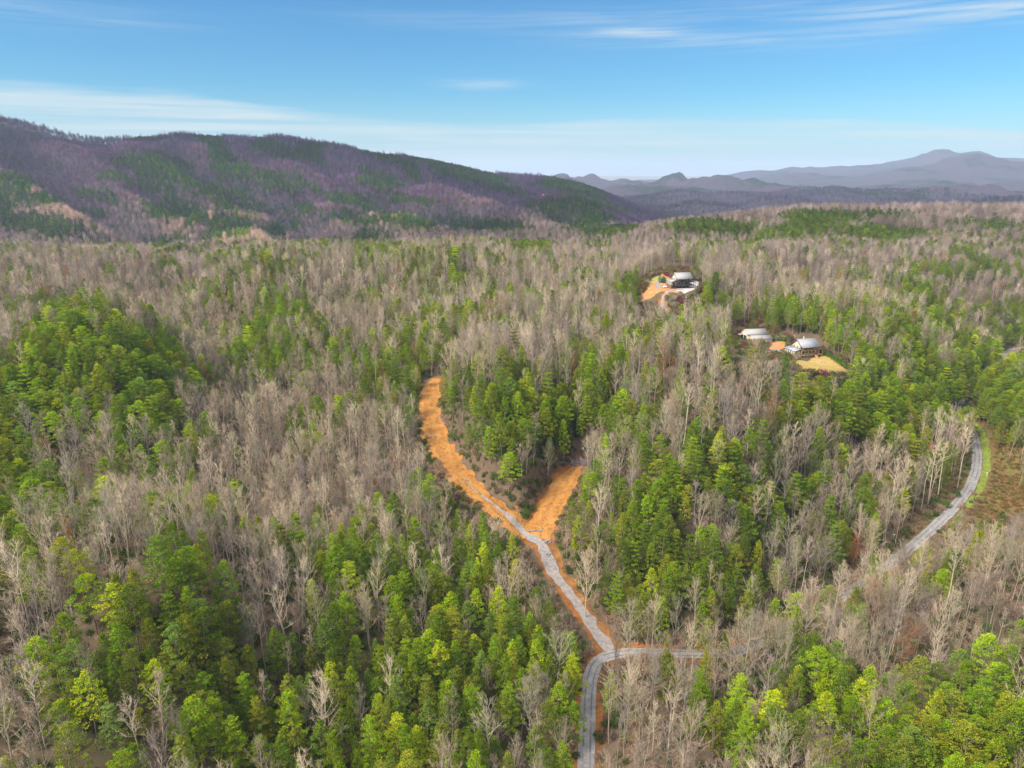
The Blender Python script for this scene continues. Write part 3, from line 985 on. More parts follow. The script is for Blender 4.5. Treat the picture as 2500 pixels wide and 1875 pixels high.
def far_bare(seed, H=20.0, cr=3.2):
    rg = np.random.default_rng(seed)
    g = Geo(); m = 190
    g.tube([(0, 0, -1), (rg.normal(0, .3), rg.normal(0, .3), H * .5), (rg.normal(0, .5), rg.normal(0, .5), H * .9)], [0.20, 0.15, 0.05], 3, (1.1, 1.1, 1.1))
    q = rg.normal(size=(m, 3)); q /= np.linalg.norm(q, axis=1)[:, None]
    q *= (rg.uniform(0.1, 1, m) ** 0.5)[:, None]
    P = q * np.array([cr * .8, cr * .8, H * 0.26]) + np.array([0, 0, H * 0.64])
    D = q * np.array([1, 1, .6]) + rg.normal(0, 0.35, (m, 3)); D[:, 2] += 0.7
    gg = rg.uniform(0.6, 1.25, m)
    g.cones(P, D, rg.uniform(1.2, 2.8, m), rg.uniform(0.04, 0.085, m), np.stack([gg, gg, gg], 1))
    return g


tpl_col = bpy.data.collections.new('templates')   # never linked to the scene


def as_mesh(name, geo, mat):
    V, T, c = geo.data()
    return mesh_from(name, V, T, [mat], vary=c)


def as_joint(name, parts):
    V, T, C, MI, n = [], [], [], [], 0
    mats = []
    for geo, mat in parts:
        v, t, c = geo.data()
        V.append(v); T.append(t + n); C.append(c); n += len(v)
        if mat not in mats: mats.append(mat)
        MI.append(np.full(len(t), mats.index(mat)))
    return mesh_from(name, np.concatenate(V), np.concatenate(T), mats, np.concatenate(MI), np.concatenate(C))


FAR_E = []; FAR_B = []
KINDS = {}     # key -> list of (trunk mesh, crown mesh, joint mesh, height)


def reg(key, geos, mt, mc, H):
    L = KINDS.setdefault(key, [])
    tr, cw = geos
    L.append((as_mesh(key + '_trunk', tr, mt), as_mesh(key + '_crown', cw, mc), as_joint(key + '_tree', [(tr, mt), (cw, mc)]), H))


for s in range(7): reg('bare', bare_tree(100 + s, 22, 3.6 + 0.6 * (s % 4), 0.40 + 0.06 * (s % 2), 1.15, s % 2 == 0), M_TWIG, M_TWIG, 24)
for s in range(4): reg('barewide', bare_tree(150 + s, 19, 5.2 + 0.5 * s, 0.22 + 0.05 * s, 1.35, s % 2 == 0), M_TWIG, M_TWIG, 19)
for s in range(2): reg('barethin', bare_tree(170 + s, 27, 3.4, 0.62, 0.95, False), M_TWIG, M_TWIG, 27)
for s in range(4): reg('round', conifer(200 + s, 'round', 18, 3.7 + 0.3 * (s % 2)), M_BARK, M_FOL, 18)
for s in range(4): reg('oval', conifer(300 + s, 'oval', 15, 2.6 + 0.25 * (s % 2)), M_BARK, M_FOL, 15)
for s in range(3): reg('tiered', conifer(400 + s, 'tiered', 20, 3.8 + 0.5 * s), M_BARK, M_FOL, 20)

for s in range(5):
    g_ = far_bare(720 + s)
    KINDS.setdefault('fb', []).append((None, None, as_mesh('mid_bare_shape', g_, M_TWIG), 20))

# ------------------------------------------------------------------ where evergreens stand (share 0..9 on a grid over the photo, read off the photo)
GRID = """
2111111111144364111 34111111333344332211 23
3000123134321232223321220001111111223333 22333
1435324455442255453233325 6544432435642223 55
2687312318776335532432236555345433356555532
3699985118877543543223336655444432466667741
5999999418776377346777672353345677467766622
8999898500232334337887888333347888 8877887623
8988787211333333226887888444426566888888 8646
8436555300011011146777623555765433534345 5536
7873565100010000134665522667885631111111 25
7886333200000100122356336777885823111221 2223
6552135220011123353111466777777552111133 213322
3211216221121266656331377777666663211110 0000
5316678522323677764331136776567731111100 131
4338988763235667887432256666663331112522 01
3433878862244666888744443232441114122224 526
4277776542557677888755011121334431111343 14
4788855774457677777655310013669574122222 45
6786667887334456676543310011532443388885 45
7648678876452345575323210002653562488888 666
6567856767586677455314200002732235788888 888
"""


def parse_grid():
    rows = []
    for ln in GRID.strip().split('\n'):
        s = [int(c) for c in ln if c.isdigit()]
        s = (s + [s[-1]] * 40)[:40]
        rows.append(s)
    return np.array(rows, float) / 9.0


GR = parse_grid()


def grid_at(u, v):
    fx = np.clip((u - 31) / 62.5, 0, 38.999); fy = np.clip((v - 594) / 62.5, 0, GR.shape[0] - 1.001)
    i, j = fy.astype(int), fx.astype(int); a, b = fy - i, fx - j
    return GR[i, j] * (1 - a) * (1 - b) + GR[i + 1, j] * a * (1 - b) + GR[i, j + 1] * (1 - a) * b + GR[i + 1, j + 1] * a * b


ELL = [  # evergreen stands on the mountain and ridges: centre, radii, tilt
    (390, 421, 100, 34, 18), (542, 388, 75, 30, 38), (300, 450, 50, 12, 20), (362, 475, 50, 17, 25), (430, 511, 60, 27, 10), (560, 486, 75, 27, 20), (670, 446, 65, 24, 15), (741, 461, 50, 13, 10),
    (238, 482, 50, 13, 20), (36, 453, 60, 28, 10), (18, 490, 70, 28, 0), (126, 490, 45, 12, 10), (100, 547, 100, 22, 5), (235, 526, 25, 11, 0), (687, 370, 75, 17, 20), (778, 381, 40, 18, 30),
    (398, 327, 100, 9, -8), (506, 327, 50, 12, 20), (723, 511, 60, 15, 5), (542, 544, 60, 13, 0), (524, 569, 80, 17, -8), (698, 555, 60, 21, 0), (380, 587, 50, 11, 0), (134, 576, 40, 9, 0),
    (922, 382, 60, 18, 25), (983, 422, 40, 14, 30), (922, 443, 55, 15, 20), (1085, 410, 120, 15, 17), (1207, 443, 90, 16, 20), (1410, 467, 90, 16, 22), (881, 496, 75, 16, 15), (1015, 492, 45, 9, 8),
    (860, 540, 60, 15, 5), (1064, 544, 150, 18, 2), (1207, 565, 80, 14, 5), (1330, 512, 50, 14, 0), (1410, 528, 90, 36, 5), (1491, 569, 55, 11, 0), (914, 581, 55, 18, 0), (1284, 610, 50, 9, 0),
    (1730, 563, 95, 19, 0), (2012, 538, 95, 17, 0), (1984, 568, 60, 14, 0), (2154, 580, 110, 17, 0), (2408, 555, 95, 13, 0), (1900, 583, 60, 14, 0), (2110, 530, 110, 8, 0), (1480, 500, 60, 10, 20),
]


def ever_share(u, v, x, y):
    g = grid_at(u, v)
    u = u + 70 * fbm(x, y, 130, 3); v = v + 16 * fbm(x + 500, y, 130, 3)
    e = np.full(u.shape, 0.07)
    for cu, cv, ru, rv, an in ELL:
        a = R(an)
        dx, dy = u - cu, v - cv
        p = (dx * math.cos(a) + dy * math.sin(a)) / ru; q = (-dx * math.sin(a) + dy * math.cos(a)) / rv
        rr2 = p * p + q * q
        e = np.maximum(e, 0.97 * (1 - sstep(0.7, 1.9, rr2)))
    k = sstep(575, 605, v)
    m = e * (1 - k) + np.maximum(g, np.where(v < 630, e, 0)) * k
    return m


# areas of the photo that stay open to view (roads, yards, houses): no crown may cover them
ROADVIS = [
    (1290, 1, 0.62, [(1420, 1900), (1446, 1900), (1452, 1660), (1475, 1615), (1560, 1602), (1780, 1602), (1780, 1588), (1490, 1588), (1470, 1560), (1440, 1595), (1424, 1660), (1408, 1900)]),
    (0, 0, 0.96, [(1030, 930), (1060, 945), (1075, 930), (1068, 985), (1090, 1060), (1150, 1130), (1225, 1205), (1290, 1270), (1320, 1205), (1370, 1150), (1410, 1145), (1385, 1215), (1350, 1290), (1320, 1330),
                  (1355, 1400), (1410, 1475), (1470, 1560), (1490, 1585), (1455, 1580), (1400, 1495), (1345, 1420), (1300, 1335), (1240, 1285), (1150, 1225), (1090, 1150), (1040, 1080), (1022, 1010), (1022, 960)]),
    (0, 0, 0.96, [(2235, 1318), (2262, 1290), (2350, 1200), (2372, 1140), (2365, 1070), (2385, 1080), (2400, 1150), (2385, 1200), (2330, 1260), (2270, 1318)]),
    (0, 0, 1.0, [(1560, 745), (1558, 708), (1582, 668), (1640, 650), (1698, 652), (1718, 695), (1690, 720), (1650, 728), (1600, 732)]),
    (0, 0, 0.9, [(1603, 760), (1608, 745), (1640, 724), (1660, 716), (1640, 738), (1618, 757)]),
    (0, 0, 0.97, [(1795, 845), (1795, 800), (1865, 795), (1885, 825), (1865, 828), (1830, 840), (1810, 850)]),
    (0, 0, 1.0, [(1880, 862), (1882, 835), (1912, 825), (1925, 822), (1985, 822), (2012, 856), (2035, 868), (2062, 884), (2085, 903), (2070, 918), (1975, 916), (1925, 884)]),
    (0, 0, 1.0, [(2320, 996), (2326, 976), (2372, 962), (2395, 955), (2398, 972), (2360, 985)]),
    (0, 0, 0.85, [(2455, 858), (2455, 846), (2520, 840), (2520, 852)]),
    (0, 0, 0.75, [(2385, 1210), (2400, 1150), (2395, 1060), (2430, 1060), (2520, 1180), (2520, 1270), (2400, 1275), (2350, 1290)]),
    (0, 0, 0.7, [(2190, 1330), (2185, 1300), (2300, 1210), (2350, 1180), (2355, 1195), (2250, 1300), (2200, 1340)]),
]


def in_frame(x, y, z, mg=0.12):
    u, v, d = proj(np.stack([x, y, z], 1))
    return (d > 100) & (u > -2500 * mg) & (u < 2500 * (1 + mg)) & (v > -200) & (v < 1875 + 330), u, v, d


def scatter(r0, r1, sp, seed, th=50):
    """jittered points in the view's wedge between two ranges"""
    rg = np.random.default_rng(seed)
    X = np.arange(-r1 * math.sin(R(th)), r1 * math.sin(R(th)), sp)
    Y = np.arange(r0 * 0.6, r1, sp)
    X, Y = np.meshgrid(X, Y)
    X = X + (np.arange(X.shape[0]) % 2)[:, None] * sp / 2
    x, y = X.ravel(), Y.ravel()
    x = x + rg.uniform(-.45, .45, len(x)) * sp; y = y + rg.uniform(-.45, .45, len(x)) * sp
    r = np.hypot(x, y)
    m = (r >= r0) & (r < r1) & (np.abs(np.arctan2(x, y)) < R(th))
    return x[m], y[m], rg


def visible_terrain(x, y, z, up=14.0, tol=10.0):
    """drop points well hidden behind hills (seen from the camera, with slack for a side step)"""
    ok = np.ones(len(x), bool)
    for k in np.linspace(0.15, 0.97, 34):
        zz = CAMZ + (z + up - CAMZ) * k
        g = ground(x * k, y * k)
        ok &= (zz + tol + 6 > g)
    return ok


DIST = [(ROAD, 3.9), (DRIVE, 6.2), (BRANCH, 6.8), (HDRIVE, 3.0)]


def clear_of_roads(x, y, extra=0.0):
    ok = np.ones(len(x), bool)
    near = np.hypot(x, y) < 900
    for P, w in DIST:
        d, _ = poly_d(x[near], y[near], P)
        t = ok[near]; t &= d > w + extra; ok[near] = t
    for c, r0, r1 in PADS:
        ok &= np.hypot(x - c[0], y - c[1]) > r0 * 0.8
    return ok


def open_view(x, y, z, H, cr, rg, weight=1.0):
    """False for trees whose crown would cover a road, yard or house in view"""
    ok = np.ones(len(x), bool)
    for f in (0.5, 0.72, 0.95):
        for sgn in (-0.7, 0.7):
            u, v, d = proj(np.stack([x + sgn * cr, y, z + H * f], 1))
            for _, _, w, poly in ROADVIS:
                m = inside(u, v, poly)
                ok &= ~(m & (rg.random(len(x)) < w * weight))
    u, v, d = proj(np.stack([x, y, z], 1))
    for _, _, w, poly in ROADVIS[1:]:
        ok &= ~(inside(u, v, poly) & (rg.random(len(x)) < w))
    return ok


# ------------------------------------------------------------------ tints
def tint_ever(n, rg, u, v, d, form_round):
    pal = np.array([(0.135, 0.200, 0.020), (0.180, 0.245, 0.020), (0.105, 0.150, 0.026), (0.190, 0.200, 0.030), (0.130, 0.185, 0.058), (0.270, 0.310, 0.022), (0.155, 0.175, 0.040)])
    p = np.array([.22, .22, .17, .12, .08, .07, .12])
    k = rg.choice(len(pal), n, p=p)
    t = pal[k] * rg.uniform(0.85, 1.2, (n, 1)) * np.array([1.40, 1.46, 0.85]) * rg.uniform(0.8, 1.2, (n, 1))
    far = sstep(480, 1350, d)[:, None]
    t = t * (1 - far) + t * np.array([0.24, 0.32, 0.9]) * far  # distance haze put into the tint: far evergreens darker and bluer
    return t, k


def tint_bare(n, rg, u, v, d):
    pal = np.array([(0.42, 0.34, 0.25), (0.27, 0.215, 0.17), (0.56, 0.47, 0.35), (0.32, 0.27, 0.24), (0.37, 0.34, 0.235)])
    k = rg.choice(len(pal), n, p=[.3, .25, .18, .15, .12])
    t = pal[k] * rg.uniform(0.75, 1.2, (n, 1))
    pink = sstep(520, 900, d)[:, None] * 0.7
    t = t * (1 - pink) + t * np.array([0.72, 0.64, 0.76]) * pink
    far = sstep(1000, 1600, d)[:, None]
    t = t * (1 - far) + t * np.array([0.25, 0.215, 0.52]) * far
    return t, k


# ------------------------------------------------------------------ stuff objects: points that carry tree shapes
def stuff(name, label, X, Y, Z, rot, S, tint, idx, meshes, group=None):
    col = bpy.data.collections.new(name + '_shapes')
    for i, me in enumerate(meshes):
        o = bpy.data.objects.new('shape_%02d' % i, me)
        col.objects.link(o)
    n = len(X)
    me = bpy.data.meshes.new(name)
    me.vertices.add(n)
    me.vertices.foreach_set('co', np.stack([X, Y, Z], 1).astype(np.float32).ravel())
    a = me.attributes.new('rot', 'FLOAT_VECTOR', 'POINT'); a.data.foreach_set('vector', rot.astype(np.float32).ravel())
    a = me.attributes.new('scl', 'FLOAT_VECTOR', 'POINT'); a.data.foreach_set('vector', S.astype(np.float32).ravel())
    a = me.attributes.new('pick', 'INT', 'POINT'); a.data.foreach_set('value', idx.astype(np.int32))
    a = me.attributes.new('tint', 'FLOAT_COLOR', 'POINT'); a.data.foreach_set('color', np.concatenate([tint, np.ones((n, 1))], 1).astype(np.float32).ravel())
    o = link(name, me, kind='stuff', label=label)
    ng = bpy.data.node_groups.new(name, 'GeometryNodeTree')
    ng.interface.new_socket('Geometry', in_out='INPUT', socket_type='NodeSocketGeometry')
    ng.interface.new_socket('Geometry', in_out='OUTPUT', socket_type='NodeSocketGeometry')
    N, L = ng.nodes, ng.links
    gi, go = N.new('NodeGroupInput'), N.new('NodeGroupOutput')
    ci = N.new('GeometryNodeCollectionInfo')
    ci.inputs['Collection'].default_value = col
    ci.inputs['Separate Children'].default_value = True
    ci.inputs['Reset Children'].default_value = True
    ip = N.new('GeometryNodeInstanceOnPoints')
    ip.inputs['Pick Instance'].default_value = True

    def attr(nm, ty):
        q = N.new('GeometryNodeInputNamedAttribute'); q.data_type = ty; q.inputs['Name'].default_value = nm
        return [s for s in q.outputs if s.enabled and s.name == 'Attribute'][0]
    L.new(gi.outputs[0], ip.inputs['Points'])
    L.new(ci.outputs[0], ip.inputs['Instance'])
    L.new(attr('pick', 'INT'), ip.inputs['Instance Index'])
    L.new(attr('rot', 'FLOAT_VECTOR'), ip.inputs['Rotation'])
    L.new(attr('scl', 'FLOAT_VECTOR'), ip.inputs['Scale'])
    L.new(ip.outputs[0], go.inputs[0])
    md = o.modifiers.new('scatter', 'NODES')
    md.node_group = ng
    return o


# ------------------------------------------------------------------ the near and middle forest (to about 1 km)
x, y, rg = scatter(130, 1050, 4.75, 21)
z = ground(x, y)
keep, u, v, d = in_frame(x, y, z + 8, 0.10)
keep &= clear_of_roads(x, y)
x, y, z, u, v, d = [q[keep] for q in (x, y, z, u, v, d)]
keep = visible_terrain(x, y, z, 16, 12)
x, y, z, u, v, d = [q[keep] for q in (x, y, z, u, v, d)]
n = len(x)
uc, vc, _ = proj(np.stack([x, y, z + 10], 1))
share = ever_share(uc, vc, x, y)
share = np.clip(share * (1 + 0.10 * ((uc > 1880) & (vc > 640) & (vc < 1060))), 0, 1)
clump = fbm(x, y, 26, 3)
cu_ = np.empty(n); cu_[np.argsort(clump)] = np.arange(n) / n
r_ = 0.62 * rg.random(n) + 0.45 * cu_
ru_ = np.empty(n); ru_[np.argsort(r_)] = np.arange(n) / n
ever = ru_ < np.where(share < 0.06, 0.012, 0.055 + 0.84 * share ** 1.15 + 0.12 * sstep(0.7, 0.95, share))
thin = rg.random(n)
bare_keep = thin < np.where(share > 0.6, 0.72, 0.84)
roundp = np.clip(np.where(uc < 560, 0.85, 0.35) + np.where((uc > 1900) & (vc < 1100), 0.35, 0) + np.where((uc > 1950) & (vc > 1500), 0.5, 0) - np.where((uc > 560) & (uc < 1700) & (vc > 1250), 0.28, 0), 0.05, 0.9)
rf = rg.random(n)
form = np.where(rf < roundp * 0.85, 'round', np.where(rg.random(n) < 0.22, 'tiered', 'oval'))
bform = np.where(rg.random(n) < 0.2, 'barewide', np.where(rg.random(n) < 0.16, 'barethin', 'bare'))
bform = np.where((d > 560) & (rg.random(n) < sstep(520, 760, d)), 'fb', bform).astype('<U8')
key = np.where(ever, form, bform)
Hn = np.where(ever, np.where(form == 'oval', rg.uniform(0.75, 1.4, n), rg.uniform(0.72, 1.2, n)), rg.uniform(0.62, 1.12, n))
Hbase = np.array([{'round': 18, 'oval': 15, 'tiered': 20, 'bare': 22, 'barewide': 19, 'barethin': 27, 'fb': 20}[k] for k in key])
crb = np.array([{'round': 3.8, 'oval': 2.7, 'tiered': 4.2, 'bare': 4.4, 'barewide': 5.8, 'barethin': 3.2, 'fb': 3.2}[k] for k in key])
ok = np.where(ever, True, bare_keep)
ok &= open_view(x, y, z, Hbase * Hn, crb * Hn, rg, 1.0)
sel = lambda *a: [q[ok] for q in a]
x, y, z, u, v, d, uc, vc, ever, key, Hn, Hbase, crb, share_k = sel(x, y, z, u, v, d, uc, vc, ever, key, Hn, Hbase, crb, (share > 0.8) & ever)
n = len(x)
te, ke = tint_ever(n, rg, uc, vc, d, None)
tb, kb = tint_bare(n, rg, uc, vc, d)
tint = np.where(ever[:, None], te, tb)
front = (uc > 1760) & (uc < 2230) & (vc > 1330) & (vc < 1640) & ~ever & (key != 'barethin')
key[front] = 'barewide'; Hn[front] = np.maximum(Hn[front], 0.95)
# the tall straight trunks above the far bend of the road stand paler
pale = (uc > 2050) & (uc < 2400) & (vc > 1050) & (vc < 1330) & ~ever
tint[pale] *= 1.2
knob = ever & (uc < 560) & (vc > 800) & (vc < 1120)
tint[knob] *= np.array([1.15, 1.15, 1.0])
# maroon, russet and straw shrubby trees on the slope below the knoll house
red = (uc > 1560) & (uc < 1900) & (vc > 700) & (vc < 830) & (rg.random(n) < 0.45)
key[red] = 'barewide'; ever[red] = False; Hn[red] *= 0.42
tint[red] = np.array([0.20, 0.055, 0.075]) * rg.uniform(0.8, 1.3, (red.sum(), 1))
russet = (rg.random(n) < 0.012) & ~ever
tint[russet] = np.array([0.30, 0.12, 0.05])
Hbase = np.array([{'round': 18, 'oval': 15, 'tiered': 20, 'bare': 22, 'barewide': 19, 'barethin': 27, 'fb': 20}[k] for k in key])
rotz = rg.uniform(0, 2 * PI, n)
lean = rg.normal(0, 0.035, (n, 2))
wid = rg.uniform(0.68, 1.08, n) * Hn * np.where(share_k, 1.15, 1.0)
var = rg.integers(0, 100, n)

# a few trees the photo shows clearly, at their own places: (base pixel, top pixel v, shape, tint, name index)
HEROES = [(862, 1512, 1378, 'tiered', (0.34, 0.42, 0.03), 5), (1258, 1462, 1374, 'oval', (0.46, 0.42, 0.03), 5), (408, 1492, 1312, 'tiered', (0.19, 0.29, 0.03), 1), (945, 1435, 1362, 'round', (0.20, 0.31, 0.02), 1),
          (1048, 1450, 1372, 'round', (0.20, 0.30, 0.02), 1), (2196, 1790, 1672, 'round', (0.21, 0.33, 0.02), 1), (2290, 1800, 1674, 'round', (0.20, 0.32, 0.025), 1), (2378, 1790, 1655, 'tiered', (0.18, 0.30, 0.03), 1),
          (2360, 1880, 1752, 'round', (0.23, 0.34, 0.02), 5), (2480, 1630, 1515, 'round', (0.24, 0.34, 0.02), 5), (1806, 1905, 1762, 'tiered', (0.24, 0.37, 0.02), 5), (1968, 1850, 1735, 'round', (0.17, 0.25, 0.02), 0),
          (2190, 1885, 1760, 'round', (0.22, 0.33, 0.02), 1), (1530, 1785, 1662, 'barewide', (0.60, 0.50, 0.36), 2), (1590, 1590, 1488, 'barewide', (0.55, 0.46, 0.35), 2), (1428, 1510, 1370, 'barewide', (0.58, 0.47, 0.33), 2),
          (2265, 1232, 1085, 'barethin', (0.62, 0.52, 0.38), 2), (2290, 1210, 1078, 'barethin', (0.62, 0.52, 0.38), 2), (2335, 1195, 1050, 'barethin', (0.58, 0.48, 0.36), 2), (2168, 1270, 1118, 'barethin', (0.60, 0.5, 0.38), 2),
          (2105, 1180, 1100, 'barethin', (0.60, 0.5, 0.38), 2), (2215, 1155, 1075, 'barethin', (0.60, 0.5, 0.38), 2), (2140, 1200, 1092, 'barethin', (0.58, 0.5, 0.38), 2), (432, 1255, 1160, 'tiered', (0.07, 0.16, 0.06), 4),
          (1212, 1440, 1340, 'oval', (0.17, 0.24, 0.03), 0), (2208, 1245, 1140, 'oval', (0.15, 0.21, 0.02), 0), (1950, 870, 835, 'tiered', (0.08, 0.17, 0.05), 4), (155, 1640, 1560, 'tiered', (0.16, 0.27, 0.03), 1), (290, 1860, 1720, 'tiered', (0.24, 0.33, 0.08), 4)]
HB = {'round': 18, 'oval': 15, 'tiered': 20, 'bare': 22, 'barewide': 19, 'barethin': 27, 'fb': 20}
hx = []
for (u0, v0, v1, k0, tc_, ni) in HEROES:
    p = hit(u0, v0)
    dd_ = proj(np.array([p]))[2][0]
    Hm = max(8.0, min(32.0, (v0 - v1) / F * dd_ / max(0.6, math.cos(math.atan2(CAMZ - p[2] - 8, math.hypot(p[0], p[1]))))))
    hx.append((p[0], p[1], p[2], k0, Hm / HB[k0], tc_, ni))
keepm = np.ones(n, bool)
for h in hx: keepm &= np.hypot(x - h[0], y - h[1]) > 4.0
x, y, z, u, v, d, uc, vc, ever, key, Hn, Hbase, tint, ke, kb, red, russet, rotz, lean, wid, var = [q[keepm] for q in (x, y, z, u, v, d, uc, vc, ever, key, Hn, Hbase, tint, ke, kb, red, russet, rotz, lean, wid, var)]
m0 = len(hx)
hp = np.array([[h[0], h[1], h[2]] for h in hx])
hd = proj(hp)[2]
cat_ = lambda a_, b_: np.concatenate([a_, np.asarray(b_)])
x, y, z, d = cat_(x, hp[:, 0]), cat_(y, hp[:, 1]), cat_(z, hp[:, 2]), cat_(d, hd)
ever = cat_(ever, [not h[3].startswith('bare') for h in hx]); key = cat_(key, [h[3] for h in hx])
Hn = cat_(Hn, [h[4] for h in hx]); Hbase = cat_(Hbase, [HB[h[3]] for h in hx])
tint = np.concatenate([tint, np.array([h[5] for h in hx])])
ke, kb = cat_(ke, [h[6] for h in hx]), cat_(kb, [2] * m0)
russet = cat_(russet, [False] * m0); hero = cat_(np.zeros(len(red), bool), [True] * m0)
rotz, var = cat_(rotz, rg.uniform(0, 6.28, m0)), cat_(var, rg.integers(0, 100, m0))
lean = np.concatenate([lean, np.zeros((m0, 2))]); wid = cat_(wid, [h[4] for h in hx])
n = len(x)

# ------------------------------------------------------------------ individuals: the trees that show largest
size_px = Hbase * Hn / d
ut, vt, dt = proj(np.stack([x, y, z + Hbase * Hn * 0.8], 1))
shown = (key != 'fb') & (ut > -15) & (ut < 2515) & (vt < 1880) & (vt > 300)
single = np.zeros(n, bool)
for cls in (ever & (key == 'oval'), ever & (key != 'oval'), ~ever):
    idx = np.nonzero(cls & shown)[0]
    idx = idx[np.argsort(-size_px[idx])][:290]
    single[idx] = True
single |= hero
dR, _ = poly_d(x[single], y[single], ROAD)
dD, _ = poly_d(x[single], y[single], DRIVE)
NAMES_E = ['mid green', 'fresh green', 'deep green', 'olive', 'bluish green', 'bright yellow-green', 'dull olive green']
NAMES_B = ['tan', 'brown', 'pale cream', 'mauve-grey', 'greenish grey']


def zone_words(U, V, a, b):
    if a < 11 and V > 1560 and U < 1500: return 'beside the paved road'
    if a < 13: return 'near the paved road'
    if b < 15: return 'beside the gravel drive'
    if U < 620 and V < 1000: return 'on the pine knob'
    if U < 620: return 'on the near slope'
    if U > 1900 and V > 1500: return 'in the low woods'
    if U > 1900: return 'on the far hillside'
    if U > 1480: return 'beyond the drive'
    if V < 1250: return 'in the bare hollow'
    return 'below the drive'


used_labels = {}
ONES = 'zero one two three four five six seven eight nine ten eleven twelve thirteen fourteen fifteen sixteen seventeen eighteen nineteen'.split()
TENS = 'x x twenty thirty forty fifty sixty seventy eighty ninety'.split()


def word_num(k):
    return ONES[k] if k < 20 else TENS[k // 10] + ('-' + ONES[k % 10] if k % 10 else '')


ids = np.nonzero(single)[0]
for q, i in enumerate(ids):
    k = key[i]
    if ever[i]:
        nm = 'cedar_tree' if k == 'oval' else 'pine_tree'  # oval forms are narrow pines with pointed crowns
        shape = {'oval': 'pointed evergreen', 'round': 'round-crowned pine', 'tiered': 'tiered pine'}[k]
        colr = NAMES_E[ke[i]]
        cat = 'evergreen tree' if k == 'oval' else 'pine tree'
        grp = 'pointed evergreens in the woods' if k == 'oval' else 'pines in the woods'
    else:
        nm = 'bare_tree'
        shape = {'bare': 'leafless tree', 'barewide': 'spreading leafless tree', 'barethin': 'slim leafless tree'}[k]
        colr = NAMES_B[kb[i]] if not russet[i] else 'russet'
        cat = 'leafless tree'
        grp = 'leafless trees in the woods'
    hw = 'tall' if Hn[i] > 0.98 else ('short' if Hn[i] < 0.76 else 'middling')
    pu, pv = min(99, max(1, round(ut[i] / 25.0))), min(99, max(1, round(vt[i] / 18.75)))
    for step_ in (0, 1, -1, 2, -2):
        core = '%s %s %s' % (colr, shape, zone_words(ut[i], vt[i], dR[q], dD[q]))
        tail = ', %s percent across, %s percent down' % (word_num(pu), word_num(min(99, max(1, pv + step_))))
        lab = '%s %s%s' % (hw, core, tail)
        if len(lab.split()) > 16: lab = core + tail
        if lab not in used_labels: break
    used_labels[lab] = 1
    e = bpy.data.objects.new(nm, None)
    sc.collection.objects.link(e)
    e.location = (x[i], y[i], z[i])
    e.rotation_euler = (lean[i, 0], lean[i, 1], rotz[i])
    e.scale = (wid[i], wid[i], Hn[i])
    e.empty_display_size = 1
    e['label'] = lab; e['category'] = cat; e['group'] = grp
    L = KINDS[k]; tm, cmh, jm, hh = L[var[i] % len(L)]
    a = link('trunk', tm, e)
    b = link('crown', cmh, e)
    for o in (a, b): o['tint'] = [float(tint[i, 0]), float(tint[i, 1]), float(tint[i, 2]), 1.0]

# ------------------------------------------------------------------ the rest of that forest as stuff
rest = ~single


def put_rest(name, label, mask, keys):
    meshes, start = [], {}
    for k in keys:
        start[k] = len(meshes)
        meshes += [t_[2] for t_ in KINDS[k]]
    m = np.nonzero(mask)[0]
    pick = np.array([start[key[i]] + var[i] % len(KINDS[key[i]]) for i in m])
    stuff(name, label, x[m], y[m], z[m], np.stack([lean[m, 0], lean[m, 1], rotz[m]], 1), np.stack([wid[m], wid[m], Hn[m]], 1), tint[m], pick, meshes)


put_rest('evergreen_forest', 'dense green pines and evergreens covering the slopes', rest & ever, ['round', 'oval', 'tiered'])
put_rest('leafless_forest', 'grey and tan leafless trees covering the slopes', rest & ~ever, ['bare', 'barewide', 'barethin', 'fb'])
print('trees', n, 'ever', int(ever.sum()))

# thin pale saplings and evergreen laurel under the trees
xs, ys, rg = scatter(130, 640, 2.6, 33)
zs = ground(xs, ys)
k_, us, vs, ds = in_frame(xs, ys, zs, 0.06)
k_ &= clear_of_roads(xs, ys, -0.9) & (rg.random(len(xs)) < 0.62)
k_ &= ~((us > 2385) & (vs > 1000) & (vs < 1260))
for q_ in (3, 5, 6):
    k_ &= ~inside(us, vs, ROADVIS[q_][3])
k_ &= ~inside(us, vs, [(1560, 745), (1570, 700), (1600, 660), (1720, 660), (1720, 720), (1700, 800), (1600, 775)]) & ~inside(us, vs, [(1780, 850), (1790, 795), (1890, 800), (2010, 820), (2080, 905), (1985, 915), (1900, 885)])
xs, ys, zs, us, vs, ds = [q[k_] for q in (xs, ys, zs, us, vs, ds)]
# thicker brush along the edges of the cleared ground
x2, y2, _r = scatter(170, 440, 1.7, 35, 30)
e2 = np.minimum(poly_d(x2, y2, DRIVE)[0] + 0.3, poly_d(x2, y2, BRANCH)[0])
r2 = poly_d(x2, y2, ROAD)[0]
m2 = (e2 > 6.6) & (e2 < 17) & (r2 > 4) & (_r.random(len(x2)) < 0.6)
x2, y2 = x2[m2], y2[m2]; z2 = ground(x2, y2); u2, v2, d2 = proj(np.stack([x2, y2, z2], 1))
xs, ys, zs, us, vs, ds = [np.concatenate(q) for q in ((xs, x2), (ys, y2), (zs, z2), (us, u2), (vs, v2), (ds, d2))]
m_ = len(xs)
gsh = ever_share(us, vs, xs, ys)
green = rg.random(m_) < 0.30 + 0.5 * gsh
tu = np.where(green[:, None], np.array([0.085, 0.135, 0.028]), np.array([0.30, 0.21, 0.14])) * rg.uniform(0.6, 1.4, (m_, 1))
sc_ = rg.uniform(0.35, 1.2, m_)
